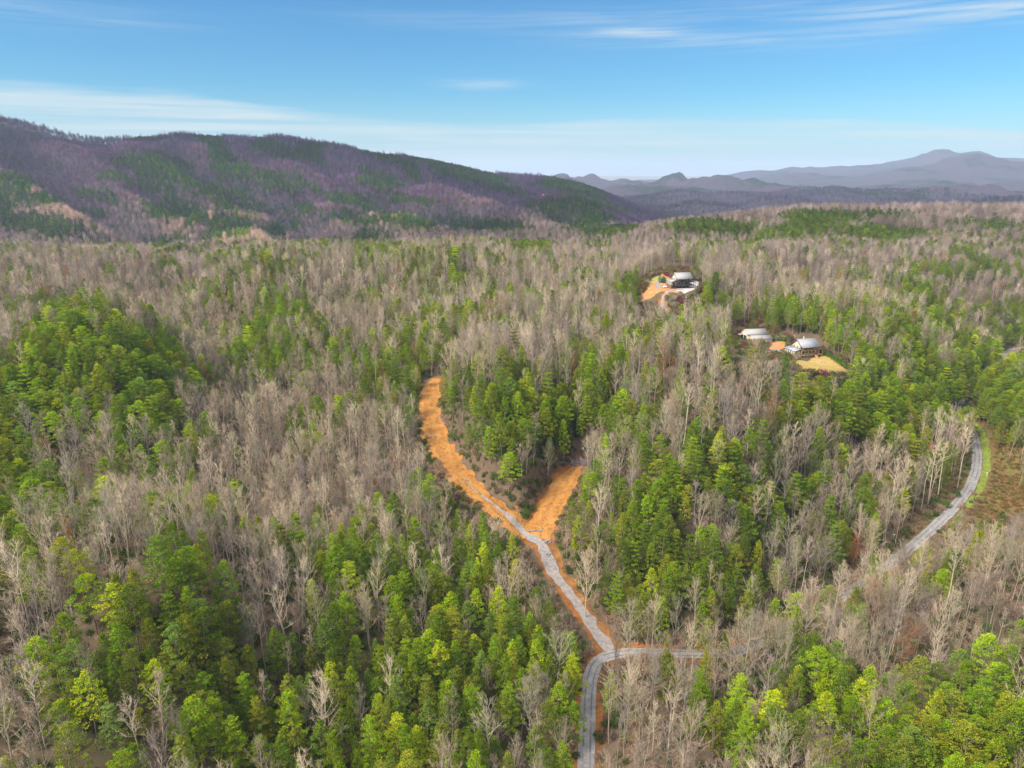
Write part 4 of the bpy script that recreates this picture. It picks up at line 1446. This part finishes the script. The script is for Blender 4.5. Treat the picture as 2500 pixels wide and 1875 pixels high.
stuff('undergrowth', 'low laurel and brown brush beneath the trees', xs, ys, zs - 0.1, np.stack([np.zeros(m_), np.zeros(m_), rg.uniform(0, 6.28, m_)], 1),
      np.stack([sc_, sc_, sc_ * rg.uniform(0.7, 1.3, m_)], 1), tu, rg.integers(0, 3, m_), [as_mesh('shrub_shape', shrub(500 + s), M_FOL) for s in range(3)])

# maroon, olive and straw brush on the open slopes round the houses
xs, ys, rg = scatter(380, 760, 2.6, 77, 30)
zs = ground(xs, ys)
us, vs, ds = proj(np.stack([xs, ys, zs], 1))
k_ = inside(us, vs, [(1540, 700), (1590, 665), (1640, 655), (1720, 660), (1760, 720), (1830, 780), (1900, 815), (2080, 880), (2090, 930), (1990, 925), (1900, 890), (1800, 860), (1700, 810), (1600, 780), (1540, 740)])
for P_, w_ in ((HDRIVE, 2.6),):
    dd_, _ = poly_d(xs, ys, P_); k_ &= dd_ > w_
for c_, r_q in ((HOUSE_A, 13), (HOUSE_B, 13), (BARN, 11)):
    k_ &= np.hypot(xs - c_[0], ys - c_[1]) > r_q
for pl_ in ([(1575, 722), (1582, 690), (1615, 668), (1650, 690), (1716, 684), (1706, 710), (1660, 724), (1560, 744), (1560, 705)], [(1930, 886), (1978, 872), (2022, 865), (2075, 897), (2072, 912), (1975, 912)], [(1872, 868), (1876, 838), (1922, 830), (1915, 868)]):
    k_ &= ~inside(us, vs, pl_)
k_ &= rg.random(len(xs)) < 0.8
xs, ys, zs = xs[k_], ys[k_], zs[k_]; m_ = len(xs)
palb = np.array([(0.17, 0.045, 0.06), (0.11, 0.16, 0.03), (0.22, 0.17, 0.06), (0.14, 0.12, 0.05), (0.30, 0.24, 0.17)])
tq = palb[rg.choice(5, m_, p=[.2, .3, .15, .2, .15])] * rg.uniform(.8, 1.3, (m_, 1))
sc_ = rg.uniform(0.6, 1.5, m_)
stuff('hillside_brush', 'maroon and olive brush on the open slopes round the houses', xs, ys, zs - .1, np.stack([np.zeros(m_), np.zeros(m_), rg.uniform(0, 6.28, m_)], 1),
      np.stack([sc_, sc_, sc_ * rg.uniform(.8, 1.4, m_)], 1), tq, rg.integers(0, 2, m_), [as_mesh('brush_shape', shrub(540 + q_), M_FOL) for q_ in range(2)])
# tufts on the brown field inside the road bend
xs, ys, rg = scatter(250, 620, 2.2, 78, 45)
zs = ground(xs, ys); us, vs, ds = proj(np.stack([xs, ys, zs], 1))
dd_, _ = poly_d(xs, ys, ROAD)
k_ = (us > 2390) & (us < 2800) & (vs > 970) & (vs < 1400) & (dd_ > 7.5) & (fbm(xs, ys, 14, 2) > -0.4)
k_ |= (us > 2180) & (us < 2400) & (vs > 1130) & (vs < 1350) & (dd_ > 4.5) & (dd_ < 22) & (rg.random(len(xs)) < 0.35)
xs, ys, zs = xs[k_], ys[k_], zs[k_]; m_ = len(xs)
palb = np.array([(0.22, 0.12, 0.05), (0.17, 0.16, 0.04), (0.30, 0.19, 0.08)])
tq = palb[rg.choice(3, m_)] * rg.uniform(.7, 1.3, (m_, 1)); sc_ = rg.uniform(0.25, 0.6, m_)
stuff('field_scrub', 'brown and olive scrub in the field inside the road bend', xs, ys, zs - .05, np.stack([np.zeros(m_), np.zeros(m_), rg.uniform(0, 6.28, m_)], 1),
      np.stack([sc_ * 1.5, sc_ * 1.5, sc_], 1), tq, rg.integers(0, 2, m_), [as_mesh('scrub_shape', shrub(560 + q_), M_FOL) for q_ in range(2)])

# ------------------------------------------------------------------ mountain, ridges and valley woods
FAR_E = [as_mesh('far_ever_shape', far_conifer(600 + s), M_FOL) for s in range(4)]
FAR_B = [as_mesh('far_bare_shape', far_bare(700 + s), M_TWIG) for s in range(4)]
xa, ya, rg = scatter(1050, 2350, 7.4, 41, 46)
xb, yb, _ = scatter(2350, 3900, 15.0, 42, 44)
xf, yf = np.concatenate([xa, xb]), np.concatenate([ya, yb])
big = np.concatenate([np.full(len(xa), 1.0), np.full(len(xb), 1.55)])
zf = ground(xf, yf)
k_, uf, vf, df = in_frame(xf, yf, zf + 8, 0.24)
k_ &= visible_terrain(xf, yf, zf, 14, 4)
xf, yf, zf, uf, vf, df, big = [q[k_] for q in (xf, yf, zf, uf, vf, df, big)]
m_ = len(xf)
uq, vq, _ = proj(np.stack([xf, yf, zf + 9], 1))
sh = ever_share(uq, vq, xf, yf)
sh = np.where(df > 2300, 0.10 + 0.75 * sstep(0.02, 0.16, fbm(xf, yf, 420, 4)), sh)
evf = rg.random(m_) < sh
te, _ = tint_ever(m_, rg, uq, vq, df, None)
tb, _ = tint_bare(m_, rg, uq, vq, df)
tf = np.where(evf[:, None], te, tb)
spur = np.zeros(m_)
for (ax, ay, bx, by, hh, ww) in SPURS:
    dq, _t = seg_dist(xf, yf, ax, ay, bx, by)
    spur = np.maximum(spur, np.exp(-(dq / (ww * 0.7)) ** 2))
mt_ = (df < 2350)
relief_tone = np.where(mt_, 0.74 + 0.80 * spur + 0.6 * fbm(xf, yf, 150, 3), 0.85 + 0.7 * fbm(xf, yf, 300, 4))  # relief shading painted into the tint along spurs, plus woodland colour variation
tf = tf * 1.15 * np.clip(relief_tone, 0.5, 1.5)[:, None] * np.where(evf[:, None], np.array([1.05, 1.0, 1.35]), np.array([1.0, 1.0, 1.0]) + 0.18 * spur[:, None] * np.array([1, 0.2, -1]))
sf = rg.uniform(0.75, 1.2, m_)
dist_ = np.hypot(xf, yf)
beyond = np.full(m_, -9.0)
for kk in (1.05, 1.12, 1.25, 1.5, 1.8, 2.4):
    beyond = np.maximum(beyond, (ground(xf * kk, yf * kk) + 10 - CAMZ) / (dist_ * kk))
crest = ((zf + 16 - CAMZ) / dist_ > beyond) & (dist_ > 1500) & (dist_ < 2500)
sf = np.where(crest & ~evf, rg.uniform(0.9, 1.5, m_), sf)
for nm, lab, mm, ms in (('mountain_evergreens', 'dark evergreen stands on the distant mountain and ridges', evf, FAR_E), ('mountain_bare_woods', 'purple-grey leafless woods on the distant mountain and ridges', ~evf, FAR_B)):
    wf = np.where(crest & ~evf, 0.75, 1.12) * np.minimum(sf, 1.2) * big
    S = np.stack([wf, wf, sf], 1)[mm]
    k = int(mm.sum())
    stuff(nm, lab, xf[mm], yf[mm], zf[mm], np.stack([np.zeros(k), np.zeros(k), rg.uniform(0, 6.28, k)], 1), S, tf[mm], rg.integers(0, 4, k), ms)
print('far trees', m_)

# ------------------------------------------------------------------ buildings
M_WHITE = plain('cream_siding', (0.66, 0.56, 0.38), 0.7, 0.05, 2.0)
M_TRIM = plain('white_trim', (0.72, 0.70, 0.66), 0.6, 0.05)
M_ROOFW = plain('pale_metal_roof', (0.38, 0.36, 0.355), 0.45, 0.05, 0.7, 0.0, 0.4)
M_ROOFB = plain('blue_grey_metal_roof', (0.34, 0.35, 0.39), 0.4, 0.05, 0.7, 0.0, 0.4)
M_TAN = plain('golden_timber', (0.52, 0.34, 0.15), 0.7, 0.12)
M_DKW = plain('dark_timber', (0.12, 0.075, 0.06), 0.7, 0.15)
M_BRN = plain('brown_skirting', (0.16, 0.10, 0.07), 0.8, 0.2)
M_GLASS = plain('dark_glass', (0.03, 0.04, 0.055), 0.15, 0.1, 1.0, 0.0, 0.6)
M_DARK = plain('shade_and_dark_paint', (0.03, 0.035, 0.05), 0.8, 0.1)  # flat dark panels paint the shade inside openings; doors and benches share it
M_STEP = plain('brick_steps', (0.40, 0.22, 0.14), 0.8, 0.15)
M_ROCK = plain('pale_rock', (0.32, 0.295, 0.29), 0.9, 0.25, 1.2)
M_STEEL = plain('white_tank_paint', (0.75, 0.75, 0.74), 0.4, 0.03)
M_RED = plain('red_roofing', (0.42, 0.10, 0.07), 0.7, 0.1)
M_POLE = plain('weathered_pole', (0.30, 0.24, 0.19), 0.85, 0.2)


class MB:
    def __init__(self):
        self.V, self.F = [], []

    def box(self, x0, x1, y0, y1, z0, z1):
        n = len(self.V)
        self.V += [(x0, y0, z0), (x1, y0, z0), (x1, y1, z0), (x0, y1, z0), (x0, y0, z1), (x1, y0, z1), (x1, y1, z1), (x0, y1, z1)]
        self.F += [[n + i for i in f] for f in ((0, 3, 2, 1), (4, 5, 6, 7), (0, 1, 5, 4), (1, 2, 6, 5), (2, 3, 7, 6), (3, 0, 4, 7))]
        return self

    def prism(self, poly, x0, x1):
        """outline in the y-z plane pulled along x"""
        n, k = len(self.V), len(poly)
        self.V += [(x0, a, b) for a, b in poly] + [(x1, a, b) for a, b in poly]
        self.F += [[n + i for i in range(k)][::-1], [n + k + i for i in range(k)]]
        self.F += [[n + i, n + (i + 1) % k, n + k + (i + 1) % k, n + k + i] for i in range(k)]
        return self

    def slab(self, P, th):
        """a tilted sheet with thickness; P four corners"""
        n = len(self.V)
        a, b, c, d = [Vector(p) for p in P]
        nn = (b - a).cross(d - a).normalized() * th
        self.V += [tuple(p) for p in (a, b, c, d)] + [tuple(p + nn) for p in (a, b, c, d)]
        self.F += [[n + i for i in f] for f in ((0, 3, 2, 1), (4, 5, 6, 7), (0, 1, 5, 4), (1, 2, 6, 5), (2, 3, 7, 6), (3, 0, 4, 7))]
        return self

    def cyl(self, c, r, h, k=10, axis=2):
        n = len(self.V)
        for z in (0, h):
            for i in range(k):
                a = 2 * PI * i / k
                p = [r * math.cos(a), r * math.sin(a), z]
                if axis == 0: p = [z, p[0], p[1]]
                self.V.append((c[0] + p[0], c[1] + p[1], c[2] + p[2]))
        self.F += [[n + i, n + (i + 1) % k, n + k + (i + 1) % k, n + k + i] for i in range(k)]
        self.F += [[n + i for i in range(k)][::-1], [n + k + i for i in range(k)]]
        return self

    def build(self, name, mat, parent=None, **props):
        return link(name, mesh_from(name, self.V, self.F, [mat]), parent, **props)


def empty(name, loc, rz, label, cat, group=None):
    e = bpy.data.objects.new(name, None)
    sc.collection.objects.link(e)
    e.location = loc; e.rotation_euler = (0, 0, rz)
    e['label'] = label; e['category'] = cat
    if group: e['group'] = group
    return e


def window(par, x, y, z, w, h, face='y', trim=None):
    f, p = MB(), MB()
    if face == 'y':      # on a wall that looks toward -y
        for a in ((x - w / 2 - .1, x - w / 2, z - .1, z + h + .1), (x + w / 2, x + w / 2 + .1, z - .1, z + h + .1), (x - w / 2, x + w / 2, z + h, z + h + .1), (x - w / 2, x + w / 2, z - .1, z)):
            f.box(a[0], a[1], y - .09, y - .003, a[2], a[3])
        p.box(x - w / 2, x + w / 2, y - .04, y - .004, z, z + h)
    else:                # on a wall that looks toward -x
        for a in ((y - w / 2 - .1, y - w / 2, z - .1, z + h + .1), (y + w / 2, y + w / 2 + .1, z - .1, z + h + .1), (y - w / 2, y + w / 2, z + h, z + h + .1), (y - w / 2, y + w / 2, z - .1, z)):
            f.box(x - .09, x - .003, a[0], a[1], a[2], a[3])
        p.box(x - .04, x - .004, y - w / 2, y + w / 2, z, z + h)
    fo = f.build('window', trim or M_TRIM, par)
    p.build('pane', M_GLASS, fo)


def railing(name, par, x0, x1, y, z, mat, posts=2.0):
    m = MB()
    m.box(x0, x1, y - .05, y + .05, z + .95, z + 1.07)
    m.box(x0, x1, y - .03, y + .03, z + .12, z + .20)
    k = int((x1 - x0) / 0.33)
    for i in range(k + 1):
        xx = x0 + (x1 - x0) * i / k
        m.box(xx - .03, xx + .03, y - .028, y + .028, z + .21, z + .94)
    return m.build(name, mat, par)


def porch_house(loc, rz, label, timber, wood_dark, roofm, porch_roof, base_open, wing):
    """two-storey gabled house, long porch front toward the camera (-y), gable end toward -x"""
    e = empty('house', loc, rz, label, 'house')
    zb = 2.4 if base_open else 1.7            # height of the main floor above the ground in front
    L0, L1, D0, D1 = -6.0, 6.0, -3.0, 4.6     # enclosed block; porch runs from D0 to D0-2.6
    zt = zb + 5.3
    zr = zt + 3.6
    ym = (D0 - 2.6 + D1) / 2
    MB().prism([(D0, zb), (D1, zb), (D1, zt), (ym, zr - .25), (D0, zt + .95)], L0, L1).build('wall', M_WHITE, e)
    if base_open:
        b = MB().box(L0, L1, D0 + .3, D1, -2.5, zb - .003)
        b.build('basement_wall', M_BRN, e)
    else:
        MB().box(L0, L1, D0 - 2.3, D1, -2.5, zb - .26).build('skirting', M_BRN, e)
    # roof: two sheets
    yf, yb = D0 - 3.2, D1 + .5
    rf = MB()
    sl = (zr - zt) / (ym - (D0 - 2.6))
    zf = zr - sl * (ym - yf); zk = zr - (zr - zt) / (D1 - ym) * (yb - ym)
    rf.slab([(L0 - .6, yf, zf), (L1 + .6, yf, zf), (L1 + .6, ym, zr), (L0 - .6, ym, zr)], .12)
    rf.slab([(L0 - .6, ym, zr), (L1 + .6, ym, zr), (L1 + .6, yb, zk), (L0 - .6, yb, zk)], .12)
    for i in range(15):                        # standing seams
        xx = L0 - .4 + i * (L1 - L0 + .8) / 14
        rf.slab([(xx - .03, yf, zf + .13), (xx + .03, yf, zf + .13), (xx + .03, ym, zr + .13), (xx - .03, ym, zr + .13)], .06)
    ro = rf.build('roof', roofm, e)
    MB().box(L0 - .6, L1 + .6, ym - .18, ym + .18, zr + .1, zr + .2).build('ridge_cap', M_TRIM, ro)
    fa = MB()
    for xx in (L0 - .78, L1 + .6):
        fa.slab([(xx, yf, zf - .25), (xx + .18, yf, zf - .25), (xx + .18, ym, zr - .25), (xx, ym, zr - .25)], .42)
        fa.slab([(xx, ym, zr - .25), (xx + .18, ym, zr - .25), (xx + .18, yb, zk - .25), (xx, yb, zk - .25)], .42)
    fa.box(L0 - .78, L1 + .78, yf - .2, yf - .003, zf - .22, zf + .08)
    fa.build('fascia', M_DKW, ro)
    if not wood_dark:
        MB().cyl((-1.2, ym + .8, zr - .6), .22, 2.0).build('chimney', M_STEEL, ro)
    # decks
    dk = MB().box(L0, L1, D0 - 2.6, D0 - .003, zb - .25, zb - .02)
    dk.build('lower_deck', timber, e)
    MB().box(L0, L1, D0 - 2.6, D0 - .003, zb + 2.6, zb + 2.85).build('upper_deck', timber, e)
    railing('upper_railing', e, L0, L1, D0 - 2.55, zb + 2.86, timber)
    railing('lower_railing', e, L0, L1 - (2.5 if not base_open else 0), D0 - 2.55, zb, timber)
    for i in range(6):
        xx = L0 + .12 + i * (L1 - L0 - .24) / 5
        MB().box(xx - .11, xx + .11, D0 - 2.72, D0 - 2.5, (-1.5 if base_open else zb - 1.6), zt + .35).build('post', M_WHITE if (base_open and False) else timber, e)
    for i, xx in enumerate((-4.8, -2.7, -.6, 1.7, 4.2)):
        window(e, xx, D0, zb + .75, 1.1, 1.25)
        if i != 2: window(e, xx, D0, zb + 3.5, 1.1, 1.15)
    MB().box(-0.1 - 1.15, -0.1 - .15, D0 - .07, D0 - .003, zb + 2.9, zb + 4.95).build('door', M_DARK, e)
    MB().box(2.7, 3.4, D0 - .07, D0 - .003, zb + .02, zb + 2.1).build('door', M_DARK, e)
    for yy in (-1.2, 1.8):
        window(e, L0, yy, zb + 4.3, .8, 1.0, 'x')
    # low wing on the gable side
    w = wing
    zw = zb + 2.9
    MB().prism([(D0 - 1.6, zb), (D1, zb), (D1, zw), (D0 - 1.6, zw)], L0 - w, L0 - .003).build('wing_wall', M_WHITE, e)
    MB().box(L0 - w + .1, L0 - .01, D0 - 1.5, D1 - .1, -2.5, zb - .003).build('wing_base', M_BRN, e)
    wr = MB()
    wr.slab([(L0 - w - .7, D0 - 2.9, zw + .05), (L0 - .01, D0 - 2.9, zw + 1.25), (L0 - .01, D1 + .4, zw + 1.25), (L0 - w - .7, D1 + .4, zw + .05)], .12)
    wr.build('wing_roof', porch_roof, e)
    for yy in (-3.4, -1.3, 0.9, 3.1):
        window(e, L0 - w, yy, zb + 1.0, .8, 1.25, 'x')
    MB().box(L0 - w + .9, L0 - 1.2, D0 - 1.68, D0 - 1.603, zb + .1, zb + 2.3).build('wing_opening_shade', M_DARK, e)  # dark panel painted as the shade inside the open end
    for xx in (L0 - w - .4, L0 - .3):
        MB().box(xx - .1, xx + .1, D0 - 2.7, D0 - 2.5, -1.5, zw + (.1 if xx < L0 - 1 else 1.1)).build('post', timber, e)
    # small porch on the other end
    MB().slab([(L1 + .01, D0 - 2.8, zb + 3.6), (L1 + 3.6, D0 - 2.8, zb + 2.7), (L1 + 3.6, D1 - .5, zb + 2.7), (L1 + .01, D1 - .5, zb + 3.6)], .12).build('side_roof', porch_roof, e)
    MB().box(L1 + .003, L1 + 3.3, D0 - 2.4, D1 - .8, zb - .25, zb - .02).build('side_deck', timber, e)
    for yy in (D0 - 2.3, D0 + .6, D1 - 1.0):
        MB().box(L1 + 3.05, L1 + 3.25, yy - .1, yy + .1, -1.5, zb + 2.75).build('post', timber, e)
    if not base_open:
        st = MB()
        for i in range(8):
            st.box(3.7, 5.5, D0 - 2.62 - .34 * (i + 1), D0 - 2.62 - .34 * i, -.6, zb - .05 - .2 * (i + 1))
        st.build('steps', M_STEP, e)
    else:
        for xx in (-4.4, -1.6, 1.2, 4.0):
            window(e, xx, D0 + .3, .3, 1.3, 1.7)
        MB().box(L0 - w - .5, L0 - .01, D0 - 2.5, D0 - 1.62, zb - .25, zb - .02).build('side_walk', timber, e)
        railing('walk_railing', e, L0 - w - .5, L0 - .1, D0 - 2.45, zb, timber)
    return e


def view_turn(p, extra):
    return extra


porch_house(tuple(HOUSE_A), R(12), 'cream two-storey house with pale metal roof and dark timber porches on top of the knoll', M_DKW, True, M_ROOFW, M_ROOFW, True, 4.0)
porch_house(tuple(HOUSE_B), R(15), 'cream two-storey house with bluish metal roof and golden timber porches above the tan lawn', M_TAN, False, M_ROOFB, M_ROOFB, False, 4.6)


def barn():
    e = empty('barn', tuple(BARN), R(10), 'pale metal-roofed barn with a cream gable end and dark open doors', 'barn')
    L0, L1, D0, D1, h, zr = -7.2, 7.2, -4.5, 4.8, 4.2, 7.0
    MB().prism([(D0, -2), (D1, -2), (D1, h), (0.1, zr - .1), (D0, h)], L0, L1).build('wall', plain('barn_siding', (0.60, 0.53, 0.40), 0.7, 0.06), e)
    r = MB()
    r.slab([(L0 - .5, D0 - .3, h - .05), (L1 + .5, D0 - .3, h - .05), (L1 + .5, .1, zr), (L0 - .5, .1, zr)], .12)
    r.slab([(L0 - .5, .1, zr), (L1 + .5, .1, zr), (L1 + .5, D1 + .4, h - .2), (L0 - .5, D1 + .4, h - .2)], .12)
    r.build('roof', M_ROOFW, e)
    MB().slab([(L0 + 1.5, D0 - 5.0, 2.1), (L1 + 1.6, D0 - 5.0, 2.1), (L1 + 1.6, D0 - .32, h - .35), (L0 + 1.5, D0 - .32, h - .35)], .12).build('lean_to_roof', M_ROOFW, e)
    MB().prism([(D0 - 4.7, -2), (D0 - .003, -2), (D0 - .003, h - .5), (D0 - 4.7, 2.0)], L0 + 1.9, L1 + 1.2).build('lean_to_wall', M_WHITE, e)
    MB().box(L0 - .08, L0 - .003, -3.2, 0.4, -.3, 3.3).build('door', M_DARK, e)  # dark panels painted as the shade inside the open doorways
    MB().box(L0 - .08, L0 - .003, 1.4, 4.0, -.3, 3.0).build('door', M_DARK, e)
    MB().slab([(L0 - 2.6, 0.9, 3.0), (L0 - .52, 0.9, 3.4), (L0 - .52, 4.6, 3.4), (L0 - 2.6, 4.6, 3.0)], .1).build('awning', M_ROOFW, e)
    for yy in (1.1, 4.3): MB().box(L0 - 2.5, L0 - 2.35, yy, yy + .15, -1, 3.05).build('post', M_DKW, e)
    window(e, L0 + 1.9, D0 - 2.6, .6, 1.6, 1.3, 'x')


barn()

# the tiny cabin on the flank of the mountain
cp = hit(1332, 492)
e = empty('cabin', cp, R(15), 'tiny red-roofed cabin among bare woods on the flank of the mountain', 'cabin')
MB().box(-7, 7, -5, 5, -6, 11).build('wall', M_BRN, e)
MB().prism([(-6.2, 10.8), (6.2, 10.8), (0, 16.5)], -8, 8).build('roof', M_RED, e)


def tank(u, v, rz, label):
    p = hit(u, v)
    e = empty('gas_tank', p, rz, label, 'tank')
    m = MB(); k = 12
    prof = [(-1.75, .12), (-1.65, .38), (-1.4, .55), (1.4, .55), (1.65, .38), (1.75, .12)]
    for xx, r_ in prof:
        for i in range(k):
            a = 2 * PI * i / k
            m.V.append((xx, r_ * math.cos(a), 1.0 + r_ * math.sin(a)))
    for j in range(len(prof) - 1):
        for i in range(k):
            m.F.append([j * k + i, j * k + (i + 1) % k, (j + 1) * k + (i + 1) % k, (j + 1) * k + i])
    m.F.append(list(range(k))); m.F.append([(len(prof) - 1) * k + i for i in range(k)][::-1])
    m.build('shell', M_STEEL, e)
    for xx in (-.9, .9): MB().box(xx - .12, xx + .12, -.4, .4, -.2, .62).build('foot', M_CONC, e)
    MB().cyl((0, 0, 1.5), .14, .25).build('valve_cap', M_STEEL, e)


tank(1916, 872, R(-15), 'white gas tank lying beside the golden timber house')
tank(1624, 703, R(4), 'small white tank-shaped object lying on the clay yard below the dark timber porches')  # tank shape stands in for an unidentified white object


def rock_pile(u, v, rx, ry, n, label, seed):
    p = hit(u, v); rg = np.random.default_rng(seed)
    V, Fc, k = [], [], 0
    for i in range(n):
        a, rr_ = rg.uniform(0, 6.28), math.sqrt(rg.uniform(0, 1))
        c = np.array([math.cos(a) * rr_ * rx, math.sin(a) * rr_ * ry, 0.25 + (1 - rr_) * 0.7 * rg.uniform(0.4, 1)])
        s = rg.uniform(0.15, 0.42)
        q = rg.normal(size=(12, 3)); q /= np.linalg.norm(q, axis=1)[:, None]
        import bmesh
        bm = bmesh.new()
        for w in q * s * np.array([1, 1, .75]) + c: bm.verts.new(w)
        bmesh.ops.convex_hull(bm, input=bm.verts[:])
        bm.verts.index_update()
        bv = [v_.co[:] for v_ in bm.verts]
        V += bv; Fc += [[k + v_.index for v_ in f.verts] for f in bm.faces]; k += len(bv)
        bm.free()
    o = link('rock_pile', mesh_from('rock_pile', V, Fc, [M_ROCK]), None, label=label, category='rock pile')
    o.location = p


rock_pile(1337, 1325, 1.7, 1.6, 40, 'rounded heap of pale rocks at the foot of the orange side track', 1)
rock_pile(1309, 1298, 3.4, 0.7, 34, 'long low row of pale rocks where gravel meets the orange side track', 2)
rock_pile(1338, 1354, 1.2, 0.9, 12, 'small scatter of pale rocks beside the gravel below the rounded heap', 5)
rock_pile(1057, 1068, 1.9, 1.1, 18, 'small pale rock heap high on the orange clay cut', 3)
rock_pile(1132, 1173, 2.2, 1.2, 18, 'pale rock heap halfway along the orange clay cut', 4)
rock_pile(1898, 836, 1.5, 1.0, 12, 'few pale rocks on the straw bank beside the golden timber house', 6)


def brush_pile(u, v, rx, ry, label, seed):
    p = hit(u, v); rg = np.random.default_rng(seed); g = Geo(); n = 240
    P = np.stack([rg.normal(0, rx, n), rg.normal(0, ry, n), rg.uniform(0, 1.4, n)], 1)
    D = rg.normal(0, 1, (n, 3)); D[:, 2] *= 0.35
    gg = rg.uniform(.6, 1.2, n)
    g.cones(P, D, rg.uniform(2, 5, n), rg.uniform(.05, .13, n), np.stack([gg, gg, gg], 1))
    o = link('brush_pile', as_mesh('brush_pile', g, M_TWIG), None, label=label, category='brush pile')
    o['tint'] = [.30, .26, .28, 1.0]; o.location = p


brush_pile(1014, 1015, 2.2, 7.0, 'grey heap of felled limbs along the outer edge of the orange clay cut', 1)
brush_pile(1408, 1128, 3.5, 2.5, 'grey-brown heap of felled limbs at the top of the orange side track', 2)
brush_pile(1432, 1135, 3.0, 2.0, 'small heap of felled limbs beyond the end of the orange side track', 3)


def post_box(u, v, label):
    p = hit(u, v)
    e = empty('roadside_marker', p, 0, label, 'marker post')
    MB().cyl((0, 0, -.2), .10, 2.4, 8).build('post', M_STEEL, e)
    MB().box(-.28, .28, -.22, .22, 2.2, 2.75).build('cap', M_STEEL, e)


post_box(2181, 1318, 'white marker post beside the bank where the paved road leaves the trees')
post_box(2408, 1166, 'white marker post standing in the brown field inside the road bend')


def pole(u, v, h, label):
    p = hit(u, v)
    e = empty('utility_pole', p, R(40), label, 'utility pole', 'utility poles along the road bank')
    MB().cyl((0, 0, -.5), .16, h + .5, 8).build('pole', M_POLE, e)
    MB().box(-1.1, 1.1, -.07, .07, h - .9, h - .7).build('crossarm', M_POLE, e)
    for xx in (-.95, 0, .95): MB().cyl((xx, 0, h - .697), .06, .2, 6).build('insulator', M_STEEL, e)
    return p


# things in the yards
def shrub_thing(u, v, s, col, label, grp=None, seed=0):
    p = hit(u, v)
    e = empty('shrub', (p[0], p[1], p[2] - .1), random.uniform(0, 6), label, 'shrub', grp)
    g = shrub(900 + seed, 2.6, 1.5)
    e.scale = (s, s, s)
    b = link('foliage', as_mesh('foliage', g, M_FOL), e)
    b['tint'] = list(col) + [1.0]
    st = Geo(); st.tube([(0, 0, -.1), (0, 0, 1.2)], [.12, .05], 5)
    b = link('stem', as_mesh('stem', st, M_BARK), e)


ROWW = ['first, uphill', 'second', 'third', 'fourth', 'fifth', 'sixth', 'last, downhill']
for i, (u_, v_) in enumerate([(2018, 869), (2025, 873), (2033, 878), (2041, 883), (2048, 888), (2056, 894), (2063, 899)]):
    shrub_thing(u_, v_, 1.25, (0.07, 0.16, 0.02), '%s of the round green shrubs lining the edge of the tan lawn' % ROWW[i], 'round green shrubs edging the tan lawn', i)
for i, (u_, v_, c_, w_) in enumerate([(1880, 829, (.08, .15, .02), 'nearest the barn'), (1890, 831, (.09, .17, .02), 'in the middle'), (1902, 833, (.08, .16, .02), 'by the brown bank'), (1916, 834, (.09, .16, .02), 'nearest the house')]):
    shrub_thing(u_, v_, 1.4, c_, 'green shrub between the barn and the golden timber house, %s' % w_, 'green shrubs between barn and house', 20 + i)
shrub_thing(1614, 690, 2.1, (0.04, 0.12, 0.04), 'broad dark green shrub at the corner of the dark timber porches', None, 40)
shrub_thing(1621, 691, 1.8, (0.035, 0.11, 0.035), 'smaller dark green shrub tucked against the knoll house wing', None, 41)
for i, (u_, v_, w_) in enumerate([(2283, 1230, 'highest up the road bank'), (2308, 1240, 'nearest the paved bend'), (2333, 1213, 'beside the upper bend')]):
    shrub_thing(u_, v_, 1.5, (0.07, 0.14, 0.03), 'dark green shrub on the brown bank, %s' % w_, 'dark green shrubs on the brown road bank', 50 + i)
fr = hit(2010, 886)
e = empty('fire_ring', fr, 0, 'low ring of grey stones on the tan lawn', 'fire ring')
m = MB()
for i in range(14):
    a = i * 2 * PI / 14
    m.box(math.cos(a) * 1.5 - .22, math.cos(a) * 1.5 + .22, math.sin(a) * 1.5 - .2, math.sin(a) * 1.5 + .2, -.1, .35 + .08 * (i % 3))
m.build('stone', M_ROCK, e)
for i, (u_, v_, w_) in enumerate([(1668, 704, 'closer to the gravel'), (1675, 703, 'farther from the gravel')]):
    p = hit(u_, v_)
    e = empty('picnic_bench', p, R(70 + 15 * i), 'small dark bench standing on the pale concrete yard, %s' % w_, 'bench', 'dark benches on the concrete yard')
    MB().box(-1.1, 1.1, -.2, .2, .42, .5).build('seat', M_DARK, e)
    MB().box(-1.1, 1.1, .21, .27, .55, .95).build('backrest', M_DARK, e)
    for xx in (-.9, .9): MB().box(xx - .06, xx + .06, -.18, .27, 0, .415).build('leg', M_DARK, e)


# ------------------------------------------------------------------ haze: one closed box of thin air round everything
def build_haze():
    m, t, out = new_mat('air')
    pv = t.node('ShaderNodeVolumePrincipled')
    pv.inputs['Color'].default_value = (0.64, 0.78, 1.0, 1)
    pv.inputs['Density'].default_value = 6.2e-5
    pv.inputs['Anisotropy'].default_value = 0.0
    t.l.new(pv.outputs[0], out.inputs['Volume'])
    s = 28000.0
    z0, z1 = float(GZ.min()) - 1.0, float(max(GZ.max() + 35, CAMZ + 40))
    V = [(-s, -s, z0), (s, -s, z0), (s, s, z0), (-s, s, z0), (-s, -s, z1), (s, -s, z1), (s, s, z1), (-s, s, z1)]
    Fc = [(0, 3, 2, 1), (4, 5, 6, 7), (0, 1, 5, 4), (1, 2, 6, 5), (2, 3, 7, 6), (3, 0, 4, 7)]
    link('haze', mesh_from('haze', V, Fc, [m]), kind='stuff')


build_haze()
